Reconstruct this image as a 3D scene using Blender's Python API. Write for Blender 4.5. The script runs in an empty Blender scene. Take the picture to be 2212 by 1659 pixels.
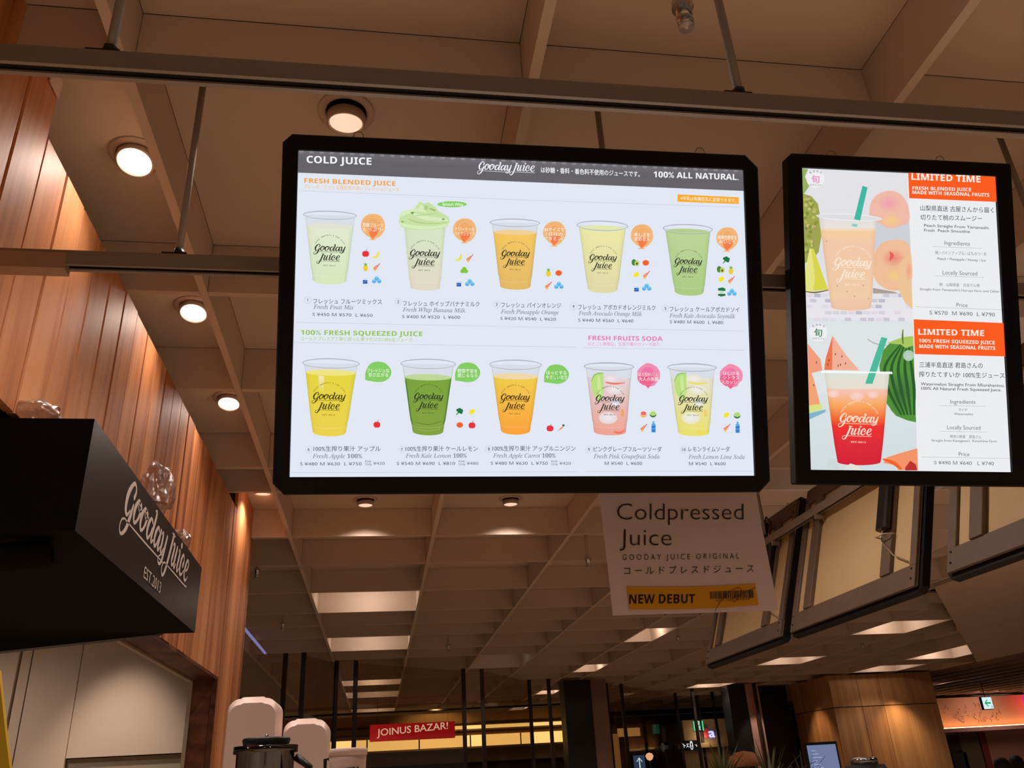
import bpy, math, random
from mathutils import Vector, Matrix
from mathutils.geometry import tessellate_polygon
random.seed(7)
C = bpy.context.scene
COL = C.collection
G = 1.6                     # height of the lens above the shop floor
PI = math.pi
# ------------------------------------------------------------ camera
cam = bpy.data.cameras.new('camera'); cam.sensor_width = 36; cam.lens = 36*1800/2212
cam.clip_start = .05; cam.clip_end = 200
co = bpy.data.objects.new('camera', cam); COL.objects.link(co)
def vpd(x, y):
    return Vector((x-1106, -(y-829.5), 1800)).normalized()
_Z = vpd(891, -2953); _Y = vpd(817, 1700)
_Y = (_Y-_Z*_Y.dot(_Z)/2).normalized(); _Z = (_Z-_Y*_Z.dot(_Y)).normalized(); _X = _Z.cross(_Y)
if _X[0] < 0: _X = -_X
co.matrix_world = Matrix(((_X[0], _X[1], -_X[2], 0), (_Y[0], _Y[1], -_Y[2], 0), (_Z[0], _Z[1], -_Z[2], G), (0, 0, 0, 1)))
C.camera = co
# ------------------------------------------------------------ world, exposure
w = bpy.data.worlds.new('world'); C.world = w; w.use_nodes = True
w.node_tree.nodes['Background'].inputs[0].default_value = (1, .82, .68, 1)
w.node_tree.nodes['Background'].inputs[1].default_value = .085
vs = C.view_settings; vs.view_transform = 'Standard'; vs.look = 'None'; vs.exposure = 0; vs.gamma = 1; vs.use_curve_mapping = False
WARM = (1, .81, .70)
def lamp(kind, loc, power, col=WARM, size=.04, cone=100, blend=.5, aim=(0, 0, -1), name='lamp'):
    l = bpy.data.lights.new(name, kind); l.energy = power; l.color = col
    if kind == 'SPOT':
        l.spot_size = math.radians(cone); l.spot_blend = blend; l.shadow_soft_size = size
    elif kind == 'POINT': l.shadow_soft_size = size
    else: l.size = size
    o = bpy.data.objects.new(name, l); COL.objects.link(o)
    o.location = (loc[0], loc[1], loc[2]+G)
    o.rotation_euler = Vector(aim).to_track_quat('-Z', 'Y').to_euler()
    return o
# unseen room spots added as fill light (shop floor and aisle behind the visitor)
for x, y, p_ in ((-.1, -1.6, 210), (.9, -.9, 130), (2.9, -1.4, 110), (3.3, .8, 110), (4.6, 3.2, 100), (4.4, 6.0, 90), (6.4, 4.2, 190), (9.6, 9.4, 150), (-2.4, 1.0, 90), (-2.6, 4.0, 80)):
    lamp('SPOT', (x, y, 1.76), p_, cone=135, blend=.8, size=.12)

lamp('SPOT', (-.42, 1.5, 1.15), 11, cone=95, blend=.9, size=.08, name='juicer_fill')  # unseen spot added to brighten the fronts of the juicers

# ------------------------------------------------------------ colour and materials
def lin(c):
    return tuple(((v/255)/12.92 if v/255 <= .04045 else ((v/255+.055)/1.055)**2.4) for v in c[:3])
MATS = {}
def mat(name, col, rough=.6, metal=0, emit=0, spec=.5, noise=0, scale=8, bump=0, trans=0):
    if name in MATS: return MATS[name]
    m = bpy.data.materials.new(name); m.use_nodes = True; nt = m.node_tree; b = nt.nodes['Principled BSDF']
    c = lin(col)+(1,)
    b.inputs['Base Color'].default_value = c; b.inputs['Roughness'].default_value = rough
    b.inputs['Metallic'].default_value = metal; b.inputs['Specular IOR Level'].default_value = spec
    if emit:
        b.inputs['Emission Color'].default_value = c; b.inputs['Emission Strength'].default_value = emit
    if trans: b.inputs['Transmission Weight'].default_value = trans
    if noise or bump:
        t = nt.nodes.new('ShaderNodeTexCoord'); n = nt.nodes.new('ShaderNodeTexNoise')
        n.inputs['Scale'].default_value = scale; n.inputs['Detail'].default_value = 5
        nt.links.new(t.outputs['Object'], n.inputs['Vector'])
        if noise:
            mx = nt.nodes.new('ShaderNodeMix'); mx.data_type = 'RGBA'
            mx.inputs[6].default_value = tuple(v*(1-noise) for v in c[:3])+(1,)
            mx.inputs[7].default_value = tuple(min(1, v*(1+noise)) for v in c[:3])+(1,)
            nt.links.new(n.outputs['Fac'], mx.inputs[0]); nt.links.new(mx.outputs[2], b.inputs['Base Color'])
        if bump:
            bp = nt.nodes.new('ShaderNodeBump'); bp.inputs['Strength'].default_value = bump; bp.inputs['Distance'].default_value = .01
            nt.links.new(n.outputs['Fac'], bp.inputs['Height']); nt.links.new(bp.outputs[0], b.inputs['Normal'])
    MATS[name] = m; return m
def wood(name, light, mid, dark, stretch=(14, 14, .7), rough=.55):
    m = bpy.data.materials.new(name); m.use_nodes = True; nt = m.node_tree; b = nt.nodes['Principled BSDF']; L = nt.links.new
    t = nt.nodes.new('ShaderNodeTexCoord'); oi = nt.nodes.new('ShaderNodeObjectInfo')
    mul = nt.nodes.new('ShaderNodeVectorMath'); mul.operation = 'SCALE'; mul.inputs[0].default_value = (37, 11, 23); L(oi.outputs['Random'], mul.inputs['Scale'])
    add = nt.nodes.new('ShaderNodeVectorMath'); L(t.outputs['Object'], add.inputs[0]); L(mul.outputs[0], add.inputs[1])
    mp = nt.nodes.new('ShaderNodeMapping'); mp.inputs['Scale'].default_value = stretch; L(add.outputs[0], mp.inputs['Vector'])
    n = nt.nodes.new('ShaderNodeTexNoise'); n.inputs['Scale'].default_value = 1.3; n.inputs['Detail'].default_value = 7; n.inputs['Distortion'].default_value = .5; L(mp.outputs[0], n.inputs['Vector'])
    mp2 = nt.nodes.new('ShaderNodeMapping'); mp2.inputs['Scale'].default_value = (stretch[0]*6, stretch[1]*6, stretch[2]*2.2); L(add.outputs[0], mp2.inputs['Vector'])
    n2 = nt.nodes.new('ShaderNodeTexNoise'); n2.inputs['Scale'].default_value = 1.5; n2.inputs['Detail'].default_value = 4; L(mp2.outputs[0], n2.inputs['Vector'])
    a1 = nt.nodes.new('ShaderNodeMath'); a1.operation = 'MULTIPLY_ADD'; a1.inputs[1].default_value = .24; L(n2.outputs['Fac'], a1.inputs[0]); L(n.outputs['Fac'], a1.inputs[2])
    a2 = nt.nodes.new('ShaderNodeMath'); a2.operation = 'MULTIPLY_ADD'; a2.inputs[1].default_value = .22; L(oi.outputs['Random'], a2.inputs[0]); L(a1.outputs[0], a2.inputs[2])
    r = nt.nodes.new('ShaderNodeValToRGB'); r.color_ramp.elements[0].position = .52; r.color_ramp.elements[0].color = lin(light)+(1,)
    r.color_ramp.elements[1].position = .92; r.color_ramp.elements[1].color = lin(dark)+(1,)
    e = r.color_ramp.elements.new(.71); e.color = lin(mid)+(1,)
    L(a2.outputs[0], r.inputs[0]); L(r.outputs[0], b.inputs['Base Color'])
    bp = nt.nodes.new('ShaderNodeBump'); bp.inputs['Strength'].default_value = .25; bp.inputs['Distance'].default_value = .003
    L(n2.outputs['Fac'], bp.inputs['Height']); L(bp.outputs[0], b.inputs['Normal'])
    b.inputs['Roughness'].default_value = rough; b.inputs['Specular IOR Level'].default_value = .3
    MATS[name] = m; return m
def see_through(name, col, gloss=.1, rough=.05):
    m = bpy.data.materials.new(name); m.use_nodes = True; nt = m.node_tree; nt.nodes.remove(nt.nodes['Principled BSDF'])
    t = nt.nodes.new('ShaderNodeBsdfTransparent'); t.inputs[0].default_value = lin(col)+(1,)
    g = nt.nodes.new('ShaderNodeBsdfGlossy'); g.inputs['Roughness'].default_value = rough
    mx = nt.nodes.new('ShaderNodeMixShader'); mx.inputs[0].default_value = gloss
    o = nt.nodes['Material Output']; nt.links.new(t.outputs[0], mx.inputs[1]); nt.links.new(g.outputs[0], mx.inputs[2]); nt.links.new(mx.outputs[0], o.inputs[0])
    MATS[name] = m; return m
def printmat(name, backlit):
    m = bpy.data.materials.new(name); m.use_nodes = True; nt = m.node_tree; b = nt.nodes['Principled BSDF']
    a = nt.nodes.new('ShaderNodeVertexColor'); a.layer_name = 'Col'
    if backlit:
        b.inputs['Base Color'].default_value = (0, 0, 0, 1); b.inputs['Specular IOR Level'].default_value = .1; b.inputs['Roughness'].default_value = .6
        nt.links.new(a.outputs[0], b.inputs['Emission Color']); b.inputs['Emission Strength'].default_value = 1
        m.cycles.emission_sampling = 'NONE'
    else:
        nt.links.new(a.outputs[0], b.inputs['Base Color']); b.inputs['Roughness'].default_value = .8
    return m
BACKLIT = printmat('backlit_print', True); INK = printmat('paper_print', False)
CEIL = mat('ceiling_paint', (214, 196, 178), .85, spec=.1, noise=.03, scale=3)
CEILTOP = mat('dark_void', (30, 24, 20), 1)
METAL = mat('grey_steel', (158, 146, 134), .5, .25)
DARKM = mat('black_metal', (20, 20, 22), .45)
SLOT = mat('slot_black', (14, 12, 12), .7)
BLACKF = mat('black_frame', (15, 16, 19), .6, spec=.25)
CHROME = mat('chrome', (205, 200, 195), .15, 1)
WHITEP = mat('white_plastic', (246, 220, 210), .4)
PLASTER = mat('warm_white_wall', (226, 208, 188), .8, spec=.1, noise=.03)
CEDAR = wood('cedar_planks', (226, 160, 108), (204, 134, 84), (140, 80, 48), (7, 7, .5))
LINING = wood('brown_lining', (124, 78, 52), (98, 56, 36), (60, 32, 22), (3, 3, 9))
PILLARW = wood('pillar_veneer', (208, 162, 110), (196, 148, 98), (174, 126, 84), (5, 5, .5))
GLASS = see_through('partition_glass', (238, 232, 222), .05)
BAG = see_through('clear_plastic', (240, 230, 226), .36, .32)
JAR = see_through('smoky_jar', (120, 100, 88), .15, .06)
LENS = mat('lamp_lens', (255, 236, 214), .4, emit=9)
LENSDIM = mat('lamp_lens_dim', (255, 214, 186), .4, emit=.9)

# ------------------------------------------------------------ mesh builder
class MB:
    def __init__(s): s.v = []; s.f = []; s.mi = []; s.sm = []
    def add(s, vs_, fs, mi=0, smooth=False):
        n = len(s.v); s.v += [tuple(p) for p in vs_]
        for f in fs: s.f.append(tuple(i+n for i in f)); s.mi.append(mi); s.sm.append(smooth)
        return s
    def box(s, a, b, mi=0):
        x0, y0, z0 = a; x1, y1, z1 = b
        return s.add([(x0, y0, z0), (x1, y0, z0), (x1, y1, z0), (x0, y1, z0), (x0, y0, z1), (x1, y0, z1), (x1, y1, z1), (x0, y1, z1)],
                     [(3, 2, 1, 0), (4, 5, 6, 7), (0, 1, 5, 4), (1, 2, 6, 5), (2, 3, 7, 6), (3, 0, 4, 7)], mi)
    def bbox(s, a, b, r=.004, mi=0):       # box with chamfered edges along the longest axis set
        x0, y0, z0 = a; x1, y1, z1 = b
        ring = [(x0+r, y0), (x1-r, y0), (x1, y0+r), (x1, y1-r), (x1-r, y1), (x0+r, y1), (x0, y1-r), (x0, y0+r)]
        v = [(x, y, z0) for x, y in ring]+[(x, y, z1) for x, y in ring]
        return s.add(v, [tuple(range(7, -1, -1)), tuple(range(8, 16))]+[(i, (i+1) % 8, (i+1) % 8+8, i+8) for i in range(8)], mi)
    def lathe(s, prof, n=24, c=(0, 0, 0), mi=0, smooth=True, cap=True, sx=1, sy=1):
        v = []; f = []; m = len(prof)
        for i in range(n):
            a = 2*PI*i/n
            for r, z in prof: v.append((c[0]+r*math.cos(a)*sx, c[1]+r*math.sin(a)*sy, c[2]+z))
        for i in range(n):
            j = (i+1) % n
            for k in range(m-1): f.append((i*m+k, j*m+k, j*m+k+1, i*m+k+1))
        s.add(v, f, mi, smooth)
        if cap:
            b = len(s.v)-len(v)
            if prof[0][0] > 1e-5: s.f.append(tuple(b+i*m for i in range(n-1, -1, -1))); s.mi.append(mi); s.sm.append(False)
            if prof[-1][0] > 1e-5: s.f.append(tuple(b+i*m+m-1 for i in range(n))); s.mi.append(mi); s.sm.append(False)
        return s
    def tube(s, pts, r, n=8, mi=0, closed=False, r2=None):
        P = [Vector(p) for p in pts]; m = len(P); v = []; f = []
        up = Vector((0, 0, 1))
        for i, p in enumerate(P):
            d = (P[(i+1) % m]-P[i-1]) if closed else (P[min(i+1, m-1)]-P[max(i-1, 0)])
            d.normalize(); a = d.cross(up)
            if a.length < .05: a = d.cross(Vector((0, 1, 0)))
            a.normalize(); b = d.cross(a); rr = r if r2 is None else r+(r2-r)*i/(m-1)
            for k in range(n):
                t = 2*PI*k/n; v.append(p+a*math.cos(t)*rr+b*math.sin(t)*rr)
        for i in range(m if closed else m-1):
            j = (i+1) % m
            for k in range(n): f.append((i*n+k, i*n+(k+1) % n, j*n+(k+1) % n, j*n+k))
        if not closed: f += [tuple(range(n-1, -1, -1)), tuple((m-1)*n+k for k in range(n))]
        return s.add(v, f, mi, True)
    def prism(s, poly, a, b, axis=1, mi=0):     # poly in the two other axes, extruded from a to b along axis
        def P(p, t):
            q = list(p); q.insert(axis, t); return tuple(q)
        n = len(poly); v = [P(p, a) for p in poly]+[P(p, b) for p in poly]
        return s.add(v, [tuple(range(n-1, -1, -1)), tuple(range(n, 2*n))]+[(i, (i+1) % n, (i+1) % n+n, i+n) for i in range(n)], mi)
    def build(s, name, m, parent=None, loc=None, rot=None):
        me = bpy.data.meshes.new(name); me.from_pydata(s.v, [], s.f)
        for x in (m if isinstance(m, (list, tuple)) else [m]): me.materials.append(x)
        me.polygons.foreach_set('material_index', s.mi); me.polygons.foreach_set('use_smooth', s.sm); me.update()
        o = bpy.data.objects.new(name, me); COL.objects.link(o)
        if parent: o.parent = parent
        if loc: o.location = loc
        if rot: o.rotation_euler = rot
        return o
def tag(o, label, cat, group=None):
    o['label'] = label; o['category'] = cat
    if group: o['group'] = group
    return o
def thing(name, label, cat, loc=(0, 0, 0), rot=(0, 0, 0), group=None):
    o = bpy.data.objects.new(name, None); o.empty_display_size = .1; COL.objects.link(o); o.location = loc; o.rotation_euler = rot
    return tag(o, label, cat, group)
def struct(name, loc=(0, 0, 0)):
    o = bpy.data.objects.new(name, None); COL.objects.link(o); o.location = loc; o['kind'] = 'structure'; return o
def inst(src, parent=None, loc=(0, 0, 0), rot=(0, 0, 0), name=None):
    o = src.copy(); COL.objects.link(o); o.parent = parent; o.location = loc; o.rotation_euler = rot; return o
def dup(root, loc=None, rot=None, label=None):
    r = root.copy(); COL.objects.link(r)
    if loc is not None: r.location = loc
    if rot is not None: r.rotation_euler = rot
    if label: r['label'] = label
    for ch in list(root.children):
        c = ch.copy(); COL.objects.link(c); c.parent = r
        for g in list(ch.children):
            d = g.copy(); COL.objects.link(d); d.parent = c
    return r

# ------------------------------------------------------------ floor and outer walls
f = MB().box((-9, -7, -.1), (24, 31, 0)).build('floor', mat('floor_tile', (196, 170, 142), .35, noise=.06, scale=2)); f['kind'] = 'structure'
f = MB().box((-9, 30.5, 0), (24, 30.7, 3.4)).build('wall_far', mat('far_wall', (70, 58, 48), .9)); f['kind'] = 'structure'

# ------------------------------------------------------------ coffered ceiling
H1, H2 = 1.6+G, 1.8+G
XS = [-2.62, -1.62, -.62, .375, 1.375, 2.22, 3.24, 3.66, 4.71, 5.6, 6.55, 7.4, 8.2, 9.4, 10.4, 11.4]
YS = [.2, .61, 1.61, 2.62, 3.42, 4.42, 4.83, 5.83, 6.65, 7.68, 8.66, 9.41, 10.2, 11.3, 12.1, 13.6, 14.6, 15.4, 16.5, 17.6, 18.4, 19.3, 20.2, 21.2, 22.6, 23.6, 24.6]
T = .027
ceiling = struct('ceiling')
MB().box((-9, -7, H2+.03), (24, 31, H2+.06)).build('upper_slab', CEILTOP, ceiling)
def in_soffit(x, y):       # plain soffit to the right of the slanting edge
    return x > 5.75 and y < 8.1+(x-5.75)*1.29 and y > 6.2
def skip(x, y): return in_soffit(x, y) or x > 11.42 or (x > 2.3 and y < .6)
def ok(x, y):
    if y < 1: return -1.7 < x < 2.3
    return -1.7 < x < 1.0+y*.98 or y < 3 and x < 3
jb = MB().box((0, 0, 0), (T, 1, .2))
jmesh = None
far = MB()
for x in XS[1:]:
    segs = []
    for a, b in zip(YS, YS[1:]):
        c = (a+b)/2
        good = ok(x, c) and not in_soffit(x, c)
        if good:
            if segs and abs(segs[-1][1]-a) < 1e-6: segs[-1][1] = b
            else: segs.append([a, b])
    for a, b in segs:
        if jmesh is None: jmesh = jb.build('joist', CEIL, ceiling, (x-T, a, H1)); o = jmesh
        else: o = inst(jmesh, ceiling, (x-T, a, H1))
        o.scale = (1, b-a, 1)
plate = panel = None
for x0, x1 in zip(XS, XS[1:]):
    for k, (y0, y1) in enumerate(zip(YS, YS[1:])):
        cx, cy = (x0+x1)/2, (y0+y1)/2
        if skip(cx, cy) or not (ok(x1, cy) or ok(x0, cy)): continue
        if y1 > 16.6:
            far.box((x0+.001, y1-.0, H1), (x1-T-.001, y1+.026, H2-.001)); far.box((x0+.004, y0+.03, H2), (x1-T-.004, y1-.004, H2+.02)); continue
        L_ = x1-T-x0-.003
        if plate is None:
            plate = MB().box((0, 0, 0), (1, .026, .199)).build('cross_plate', CEIL, ceiling, (x0+.0015, y1, H1)); o = plate
            panel = MB().box((0, 0, 0), (1, 1, .02)).build('coffer_panel', CEIL, ceiling, (x0+.0015, y0+.0275, H2)); q = panel
        else:
            o = inst(plate, ceiling, (x0+.0015, y1, H1)); q = inst(panel, ceiling, (x0+.0015, y0+.0275, H2))
        o.scale = (L_, 1, 1); q.scale = (L_, y1-y0-.029, 1)
fo = far.build('far_coffer_grid', CEIL, ceiling); fo['kind'] = 'stuff'
sp = [(5.75, 8.1), (11.45, 15.45), (11.45, 6.2), (5.75, 6.2)]
MB().prism(sp, H1, H1+.05, 2).build('plain_soffit', CEIL, ceiling)
# slatted ceiling beyond the soffit
sl = None
for i in range(46):
    x = 11.55+i*.2
    if sl is None: sl = MB().box((0, 0, 0), (.09, 12, .07)).build('slat', mat('slat_brown', (150, 118, 104), .6), ceiling, (x, 13.8, H1)); continue
    inst(sl, ceiling, (x, 13.8, H1+.02*(i % 3 == 0)))

# ------------------------------------------------------------ wood wall with its opening
wall = struct('wall_left')
XW = -.89
edges = [1.86-.1533*k for k in range(8, 0, -1)]+[1.86+.1533*k for k in range(22)]+[5.17+.146*k for k in range(6)]
pk = MB().bbox((-.022, 0, 0), (0, .149, 1), .004).build('plank', CEDAR, wall, (XW, edges[0], 0)); first = True
for a, b in zip(edges, edges[1:]):
    c = (a+b)/2
    z0 = (.87 if c < 3.39 else .6 if c < 5.08 else -1.6)+G
    z1 = (1.8 if c < 1.86 or c > 5.17 else 1.6)+G
    o = pk if first else inst(pk, wall); first = False
    o.location = (XW+random.uniform(-.002, .002), a+.002, z0); o.scale = (1, (b-a-.004)/.149, z1-z0-.001)
bk = mat('batten', (70, 44, 30), .9)
for y0, y1, z0, z1 in ((.6, 1.86, .88, 1.8), (1.86, 3.39, .88, 1.59), (3.39, 5.08, .62, 1.59), (5.08, 5.17, -1.6, 1.59), (5.17, 5.9, -1.6, 1.8)):
    MB().box((XW-.12, y0, z0+G), (XW-.024, y1, z1+G)).build('backing_board', bk, wall)
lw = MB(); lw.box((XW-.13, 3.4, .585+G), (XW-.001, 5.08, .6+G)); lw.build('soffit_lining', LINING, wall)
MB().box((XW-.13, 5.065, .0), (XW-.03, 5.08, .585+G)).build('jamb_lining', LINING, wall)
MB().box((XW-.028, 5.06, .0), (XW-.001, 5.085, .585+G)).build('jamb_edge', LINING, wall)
MB().box((XW-.15, 3.4, .575+G), (XW-.13, 5.08, .615+G)).box((XW-.15, 5.06, 0), (XW-.13, 5.08, .575+G)).build('inner_frame', mat('grey_trim', (168, 150, 132), .6), wall)
# kitchen room seen through the opening
kit = struct('wall_back')
for x0, x1, z0, z1, d in ((-1.79, -.93, .245, 1.3, 0), (-2.07, -1.795, -.7, 1.3, 0), (-2.14, -2.085, -.7, 1.3, .02), (-2.9, -2.15, -.7, 1.3, 0), (-1.79, -.93, -.7, .24, .03)):
    MB().box((x0, 5.6+d, z0+G), (x1, 5.64+d, z1+G)).build('wall_panel', PLASTER if d != .03 else mat('lower_panel', (170, 158, 136), .7), kit)
MB().box((-3.2, 5.68, 0), (-1.0, 5.72, 3.1)).build('backing_board', mat('gap_dark', (60, 46, 38), .9), kit)
lamp('SPOT', (-1.5, 5.05, 1.25), 40, cone=58, blend=.9, aim=(0, .35, -1), name='kitchen_downlight')
lamp('SPOT', (-2.3, 4.6, 1.25), 16, cone=110, blend=.9, aim=(0, .3, -1), name='kitchen_downlight')
# small white notice on the planks, near the top
st = MB().box((XW+.003, 1.785, 1.725+G), (XW+.007, 1.852, 1.79+G)).build('notice_card', mat('card', (225, 205, 190), .6))
tag(st, 'small white notice card stuck high on the cedar wall', 'notice')

# ------------------------------------------------------------ steel rails on drop rods
def rail(name, label, a, b, rods, top=H2):
    # channel 31 x 36 mm, open slot underneath, running from a to b (same height)
    A = Vector(a); B = Vector(b); L_ = (B-A).length; yaw = math.atan2(B.y-A.y, B.x-A.x)
    t = thing(name, label, 'rail', (A.x, A.y, A.z+G), (0, 0, yaw))
    m = MB(); W = .031; Hh = .036
    m.box((0, -W/2, .004), (L_, -W/2+.002, Hh)); m.box((0, W/2-.002, .004), (L_, W/2, Hh)); m.box((0, -W/2, Hh), (L_, W/2, Hh+.002))
    m.box((0, -W/2, 0), (L_, -W/2+.007, .004)); m.box((0, W/2-.009, 0), (L_, W/2, .004))
    m.build('channel', METAL, t)
    MB().box((.001, -W/2+.003, .007), (L_-.001, W/2-.003, .02)).build('slot_strip', SLOT, t)
    for x in rods:
        r = MB().tube([(x, 0, Hh+.004), (x, 0, top-A.z-G)], .0085, 10).build('rod', METAL, t)
        MB().box((x-.035, -.012, Hh+.002), (x+.02, .012, Hh+.009)).tube([(x, 0, Hh+.008), (x, 0, Hh+.022)], .013, 6).build('rod_bracket', DARKM, t)
    return t
rail('hanging_rail', 'steel rail overhead, nearest, crossing the whole width of the view above both lit menu boards', (-1.3, 1.1205, 1.1), (2.4, 1.095, 1.1), (.83, 1.955, 3.2))
r2 = rail('hanging_rail', 'steel rail behind the lit menu boards, its end on the cedar wall', (-.885, 1.716, 1.1), (1.98, 1.70, 1.1), (.405, 1.46, 2.7))
MB().box((-.02, -.018, -.012), (.17, .018, .03)).build('feed_cover', mat('feed_cover', (176, 150, 128), .5), r2)
rail('hanging_rail', 'steel rail running away from the viewer behind the row of boards seen from the back', (2.112, 4.5, 1.1), (2.112, 1.76, 1.1), (.2, 1.75))

# ------------------------------------------------------------ flat print drawn as coloured outlines
_FT = {}
def glyphs(s, offset=0, spacing=1):
    k = (s, round(offset, 4), spacing)
    if k in _FT: return _FT[k]
    c = bpy.data.curves.new('t', 'FONT'); c.body = s; c.size = 1; c.offset = offset; c.resolution_u = 3; c.space_character = spacing
    o = bpy.data.objects.new('t', c); me = bpy.data.meshes.new_from_object(o)
    v = [(p.co.x, p.co.y) for p in me.vertices]; f = [tuple(p.vertices) for p in me.polygons]
    bpy.data.objects.remove(o); bpy.data.curves.remove(c); bpy.data.meshes.remove(me)
    xs = [p[0] for p in v] or [0, 1]; ys = [p[1] for p in v] or [0, 1]
    _FT[k] = (v, f, min(xs), max(xs), min(ys), max(ys)); return _FT[k]
def mathit(s):
    return ''.join('\u210e' if ch == 'h' else chr(0x1D44E+ord(ch)-97) if 'a' <= ch <= 'z' else chr(0x1D434+ord(ch)-65) if 'A' <= ch <= 'Z' else chr(0x1D7CE+ord(ch)-48) if ch.isdigit() else ch for ch in s)
def bold(s):
    return ''.join(chr(0x1D5EE+ord(ch)-97) if 'a' <= ch <= 'z' else chr(0x1D5D4+ord(ch)-65) if 'A' <= ch <= 'Z' else chr(0x1D7EC+ord(ch)-48) if ch.isdigit() else ch for ch in s)
def smooth(pts, n=5):
    m = len(pts); o = []
    for i in range(m):
        a, b, c, d = pts[i-1], pts[i], pts[(i+1) % m], pts[(i+2) % m]
        for k in range(n):
            t = k/n; o.append(tuple(.5*((2*b[j])+(-a[j]+c[j])*t+(2*a[j]-5*b[j]+4*c[j]-d[j])*t*t+(-a[j]+3*b[j]-3*c[j]+d[j])*t**3) for j in range(2)))
    return o
class Print:
    """collects flat coloured pieces; mp maps drawing coordinates (y down) to panel metres (u, v)"""
    def __init__(s, mp, z=.0002): s.mp = mp; s.z = z; s.v = []; s.f = []; s.c = []
    def up(s, d=.00002): s.z += d
    def tri(s, pts, faces, cols):
        s.up(); n = len(s.v)
        one = not isinstance(cols, list)
        for i, p in enumerate(pts):
            u, v = s.mp(*p); s.v.append((u, -s.z, v)); s.c.append(lin(cols if one else cols[i])+(1,))
        for f in faces: s.f.append(tuple(i+n for i in f))
    def poly(s, pts, col, sm=0):
        if sm: pts = smooth(pts, 4)
        t = tessellate_polygon([[Vector((p[0], p[1], 0)) for p in pts]])
        s.tri(pts, [tuple(x) for x in t], col)
    def ell(s, cx, cy, rx, ry, col, k=0, n=28, col2=None):
        pts = [(cx, cy)]+[(cx+rx*math.cos(2*PI*i/n), cy+ry*math.sin(2*PI*i/n)+k*rx*math.cos(2*PI*i/n)) for i in range(n)]
        s.tri(pts, [(0, 1+i, 1+(i+1) % n) for i in range(n)], [col2 or col]+[col]*n)
    def ring(s, cx, cy, rx, ry, wd, col, k=0, n=36, a0=0, a1=360):
        P = []; m = n+1
        for i in range(m):
            a = math.radians(a0+(a1-a0)*i/n); c_, s_ = math.cos(a), math.sin(a)
            for q in (-.5, .5): P.append((cx+(rx+q*wd)*c_, cy+(ry+q*wd)*s_+k*rx*c_))
        s.tri(P, [(2*i, 2*i+1, 2*i+3, 2*i+2) for i in range(n)], col)
    def stroke(s, pts, col, steps=7):
        # pts (x, y, width): smooth brush stroke with round ends
        P = [pts[0]]+list(pts)+[pts[-1]]; Q = []
        for i in range(1, len(P)-2):
            for k in range(steps+(i == len(P)-3)):
                t = k/steps; a, b, c, d = P[i-1], P[i], P[i+1], P[i+2]
                Q.append(tuple(.5*((2*b[j])+(-a[j]+c[j])*t+(2*a[j]-5*b[j]+4*c[j]-d[j])*t*t+(-a[j]+3*b[j]-3*c[j]+d[j])*t**3) for j in range(3)))
        V = []
        for i, q in enumerate(Q):
            a = Q[max(i-1, 0)]; b = Q[min(i+1, len(Q)-1)]; dx, dy = b[0]-a[0], b[1]-a[1]; l = math.hypot(dx, dy) or 1
            nx, ny = -dy/l*q[2]/2, dx/l*q[2]/2; V += [(q[0]+nx, q[1]+ny), (q[0]-nx, q[1]-ny)]
        s.tri(V, [(2*i, 2*i+1, 2*i+3, 2*i+2) for i in range(len(Q)-1)], col)
        for q in (Q[0], Q[-1]):
            if q[2] > 3e-9: s.ell(q[0], q[1], q[2]/2, q[2]/2, col, n=8)
    def text(s, t, x0, y0, x1, y1, h, col, off=0, ref='H', fit=True, center=False, spacing=1):
        t = t.replace('M', '\U0001D5AC')      # plain sans M from the fallback face
        v, f, a, b, c, d = glyphs(t, min(off, 0), spacing)
        if not v: return
        rb = glyphs(ref, 0); rh = rb[5]-rb[4]; base = rb[4] if ref != 'H' else 0
        if fit: L_ = math.hypot(x1-x0, y1-y0); sx = L_/(b-a); ux, uy = (x1-x0)/L_, (y1-y0)/L_; ox, oy = x0, y0
        else: sx = h/rh; ux, uy = 1, 0; ox, oy = x0-(sx*(b-a)/2 if center else 0), y0
        sy = h/rh
        for e, g in (((-.8, -.4), (.8, -.4), (0, .7)) if off > .0025 else ((0, 0),)):     # emboldened by three slightly shifted copies
            s.tri([(ox+(p[0]-a)*sx*ux+e*off*sx, oy+(p[0]-a)*sx*uy-(p[1]-base)*sy+g*off*sy) for p in v], f, col)
    def build(s, name, m, parent=None):
        me = bpy.data.meshes.new(name); me.from_pydata(s.v, [], s.f); me.materials.append(m)
        at = me.color_attributes.new('Col', 'FLOAT_COLOR', 'POINT')
        at.data.foreach_set('color', [x for c in s.c for x in c])
        o = bpy.data.objects.new(name, me); COL.objects.link(o)
        if parent: o.parent = parent
        return o
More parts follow.
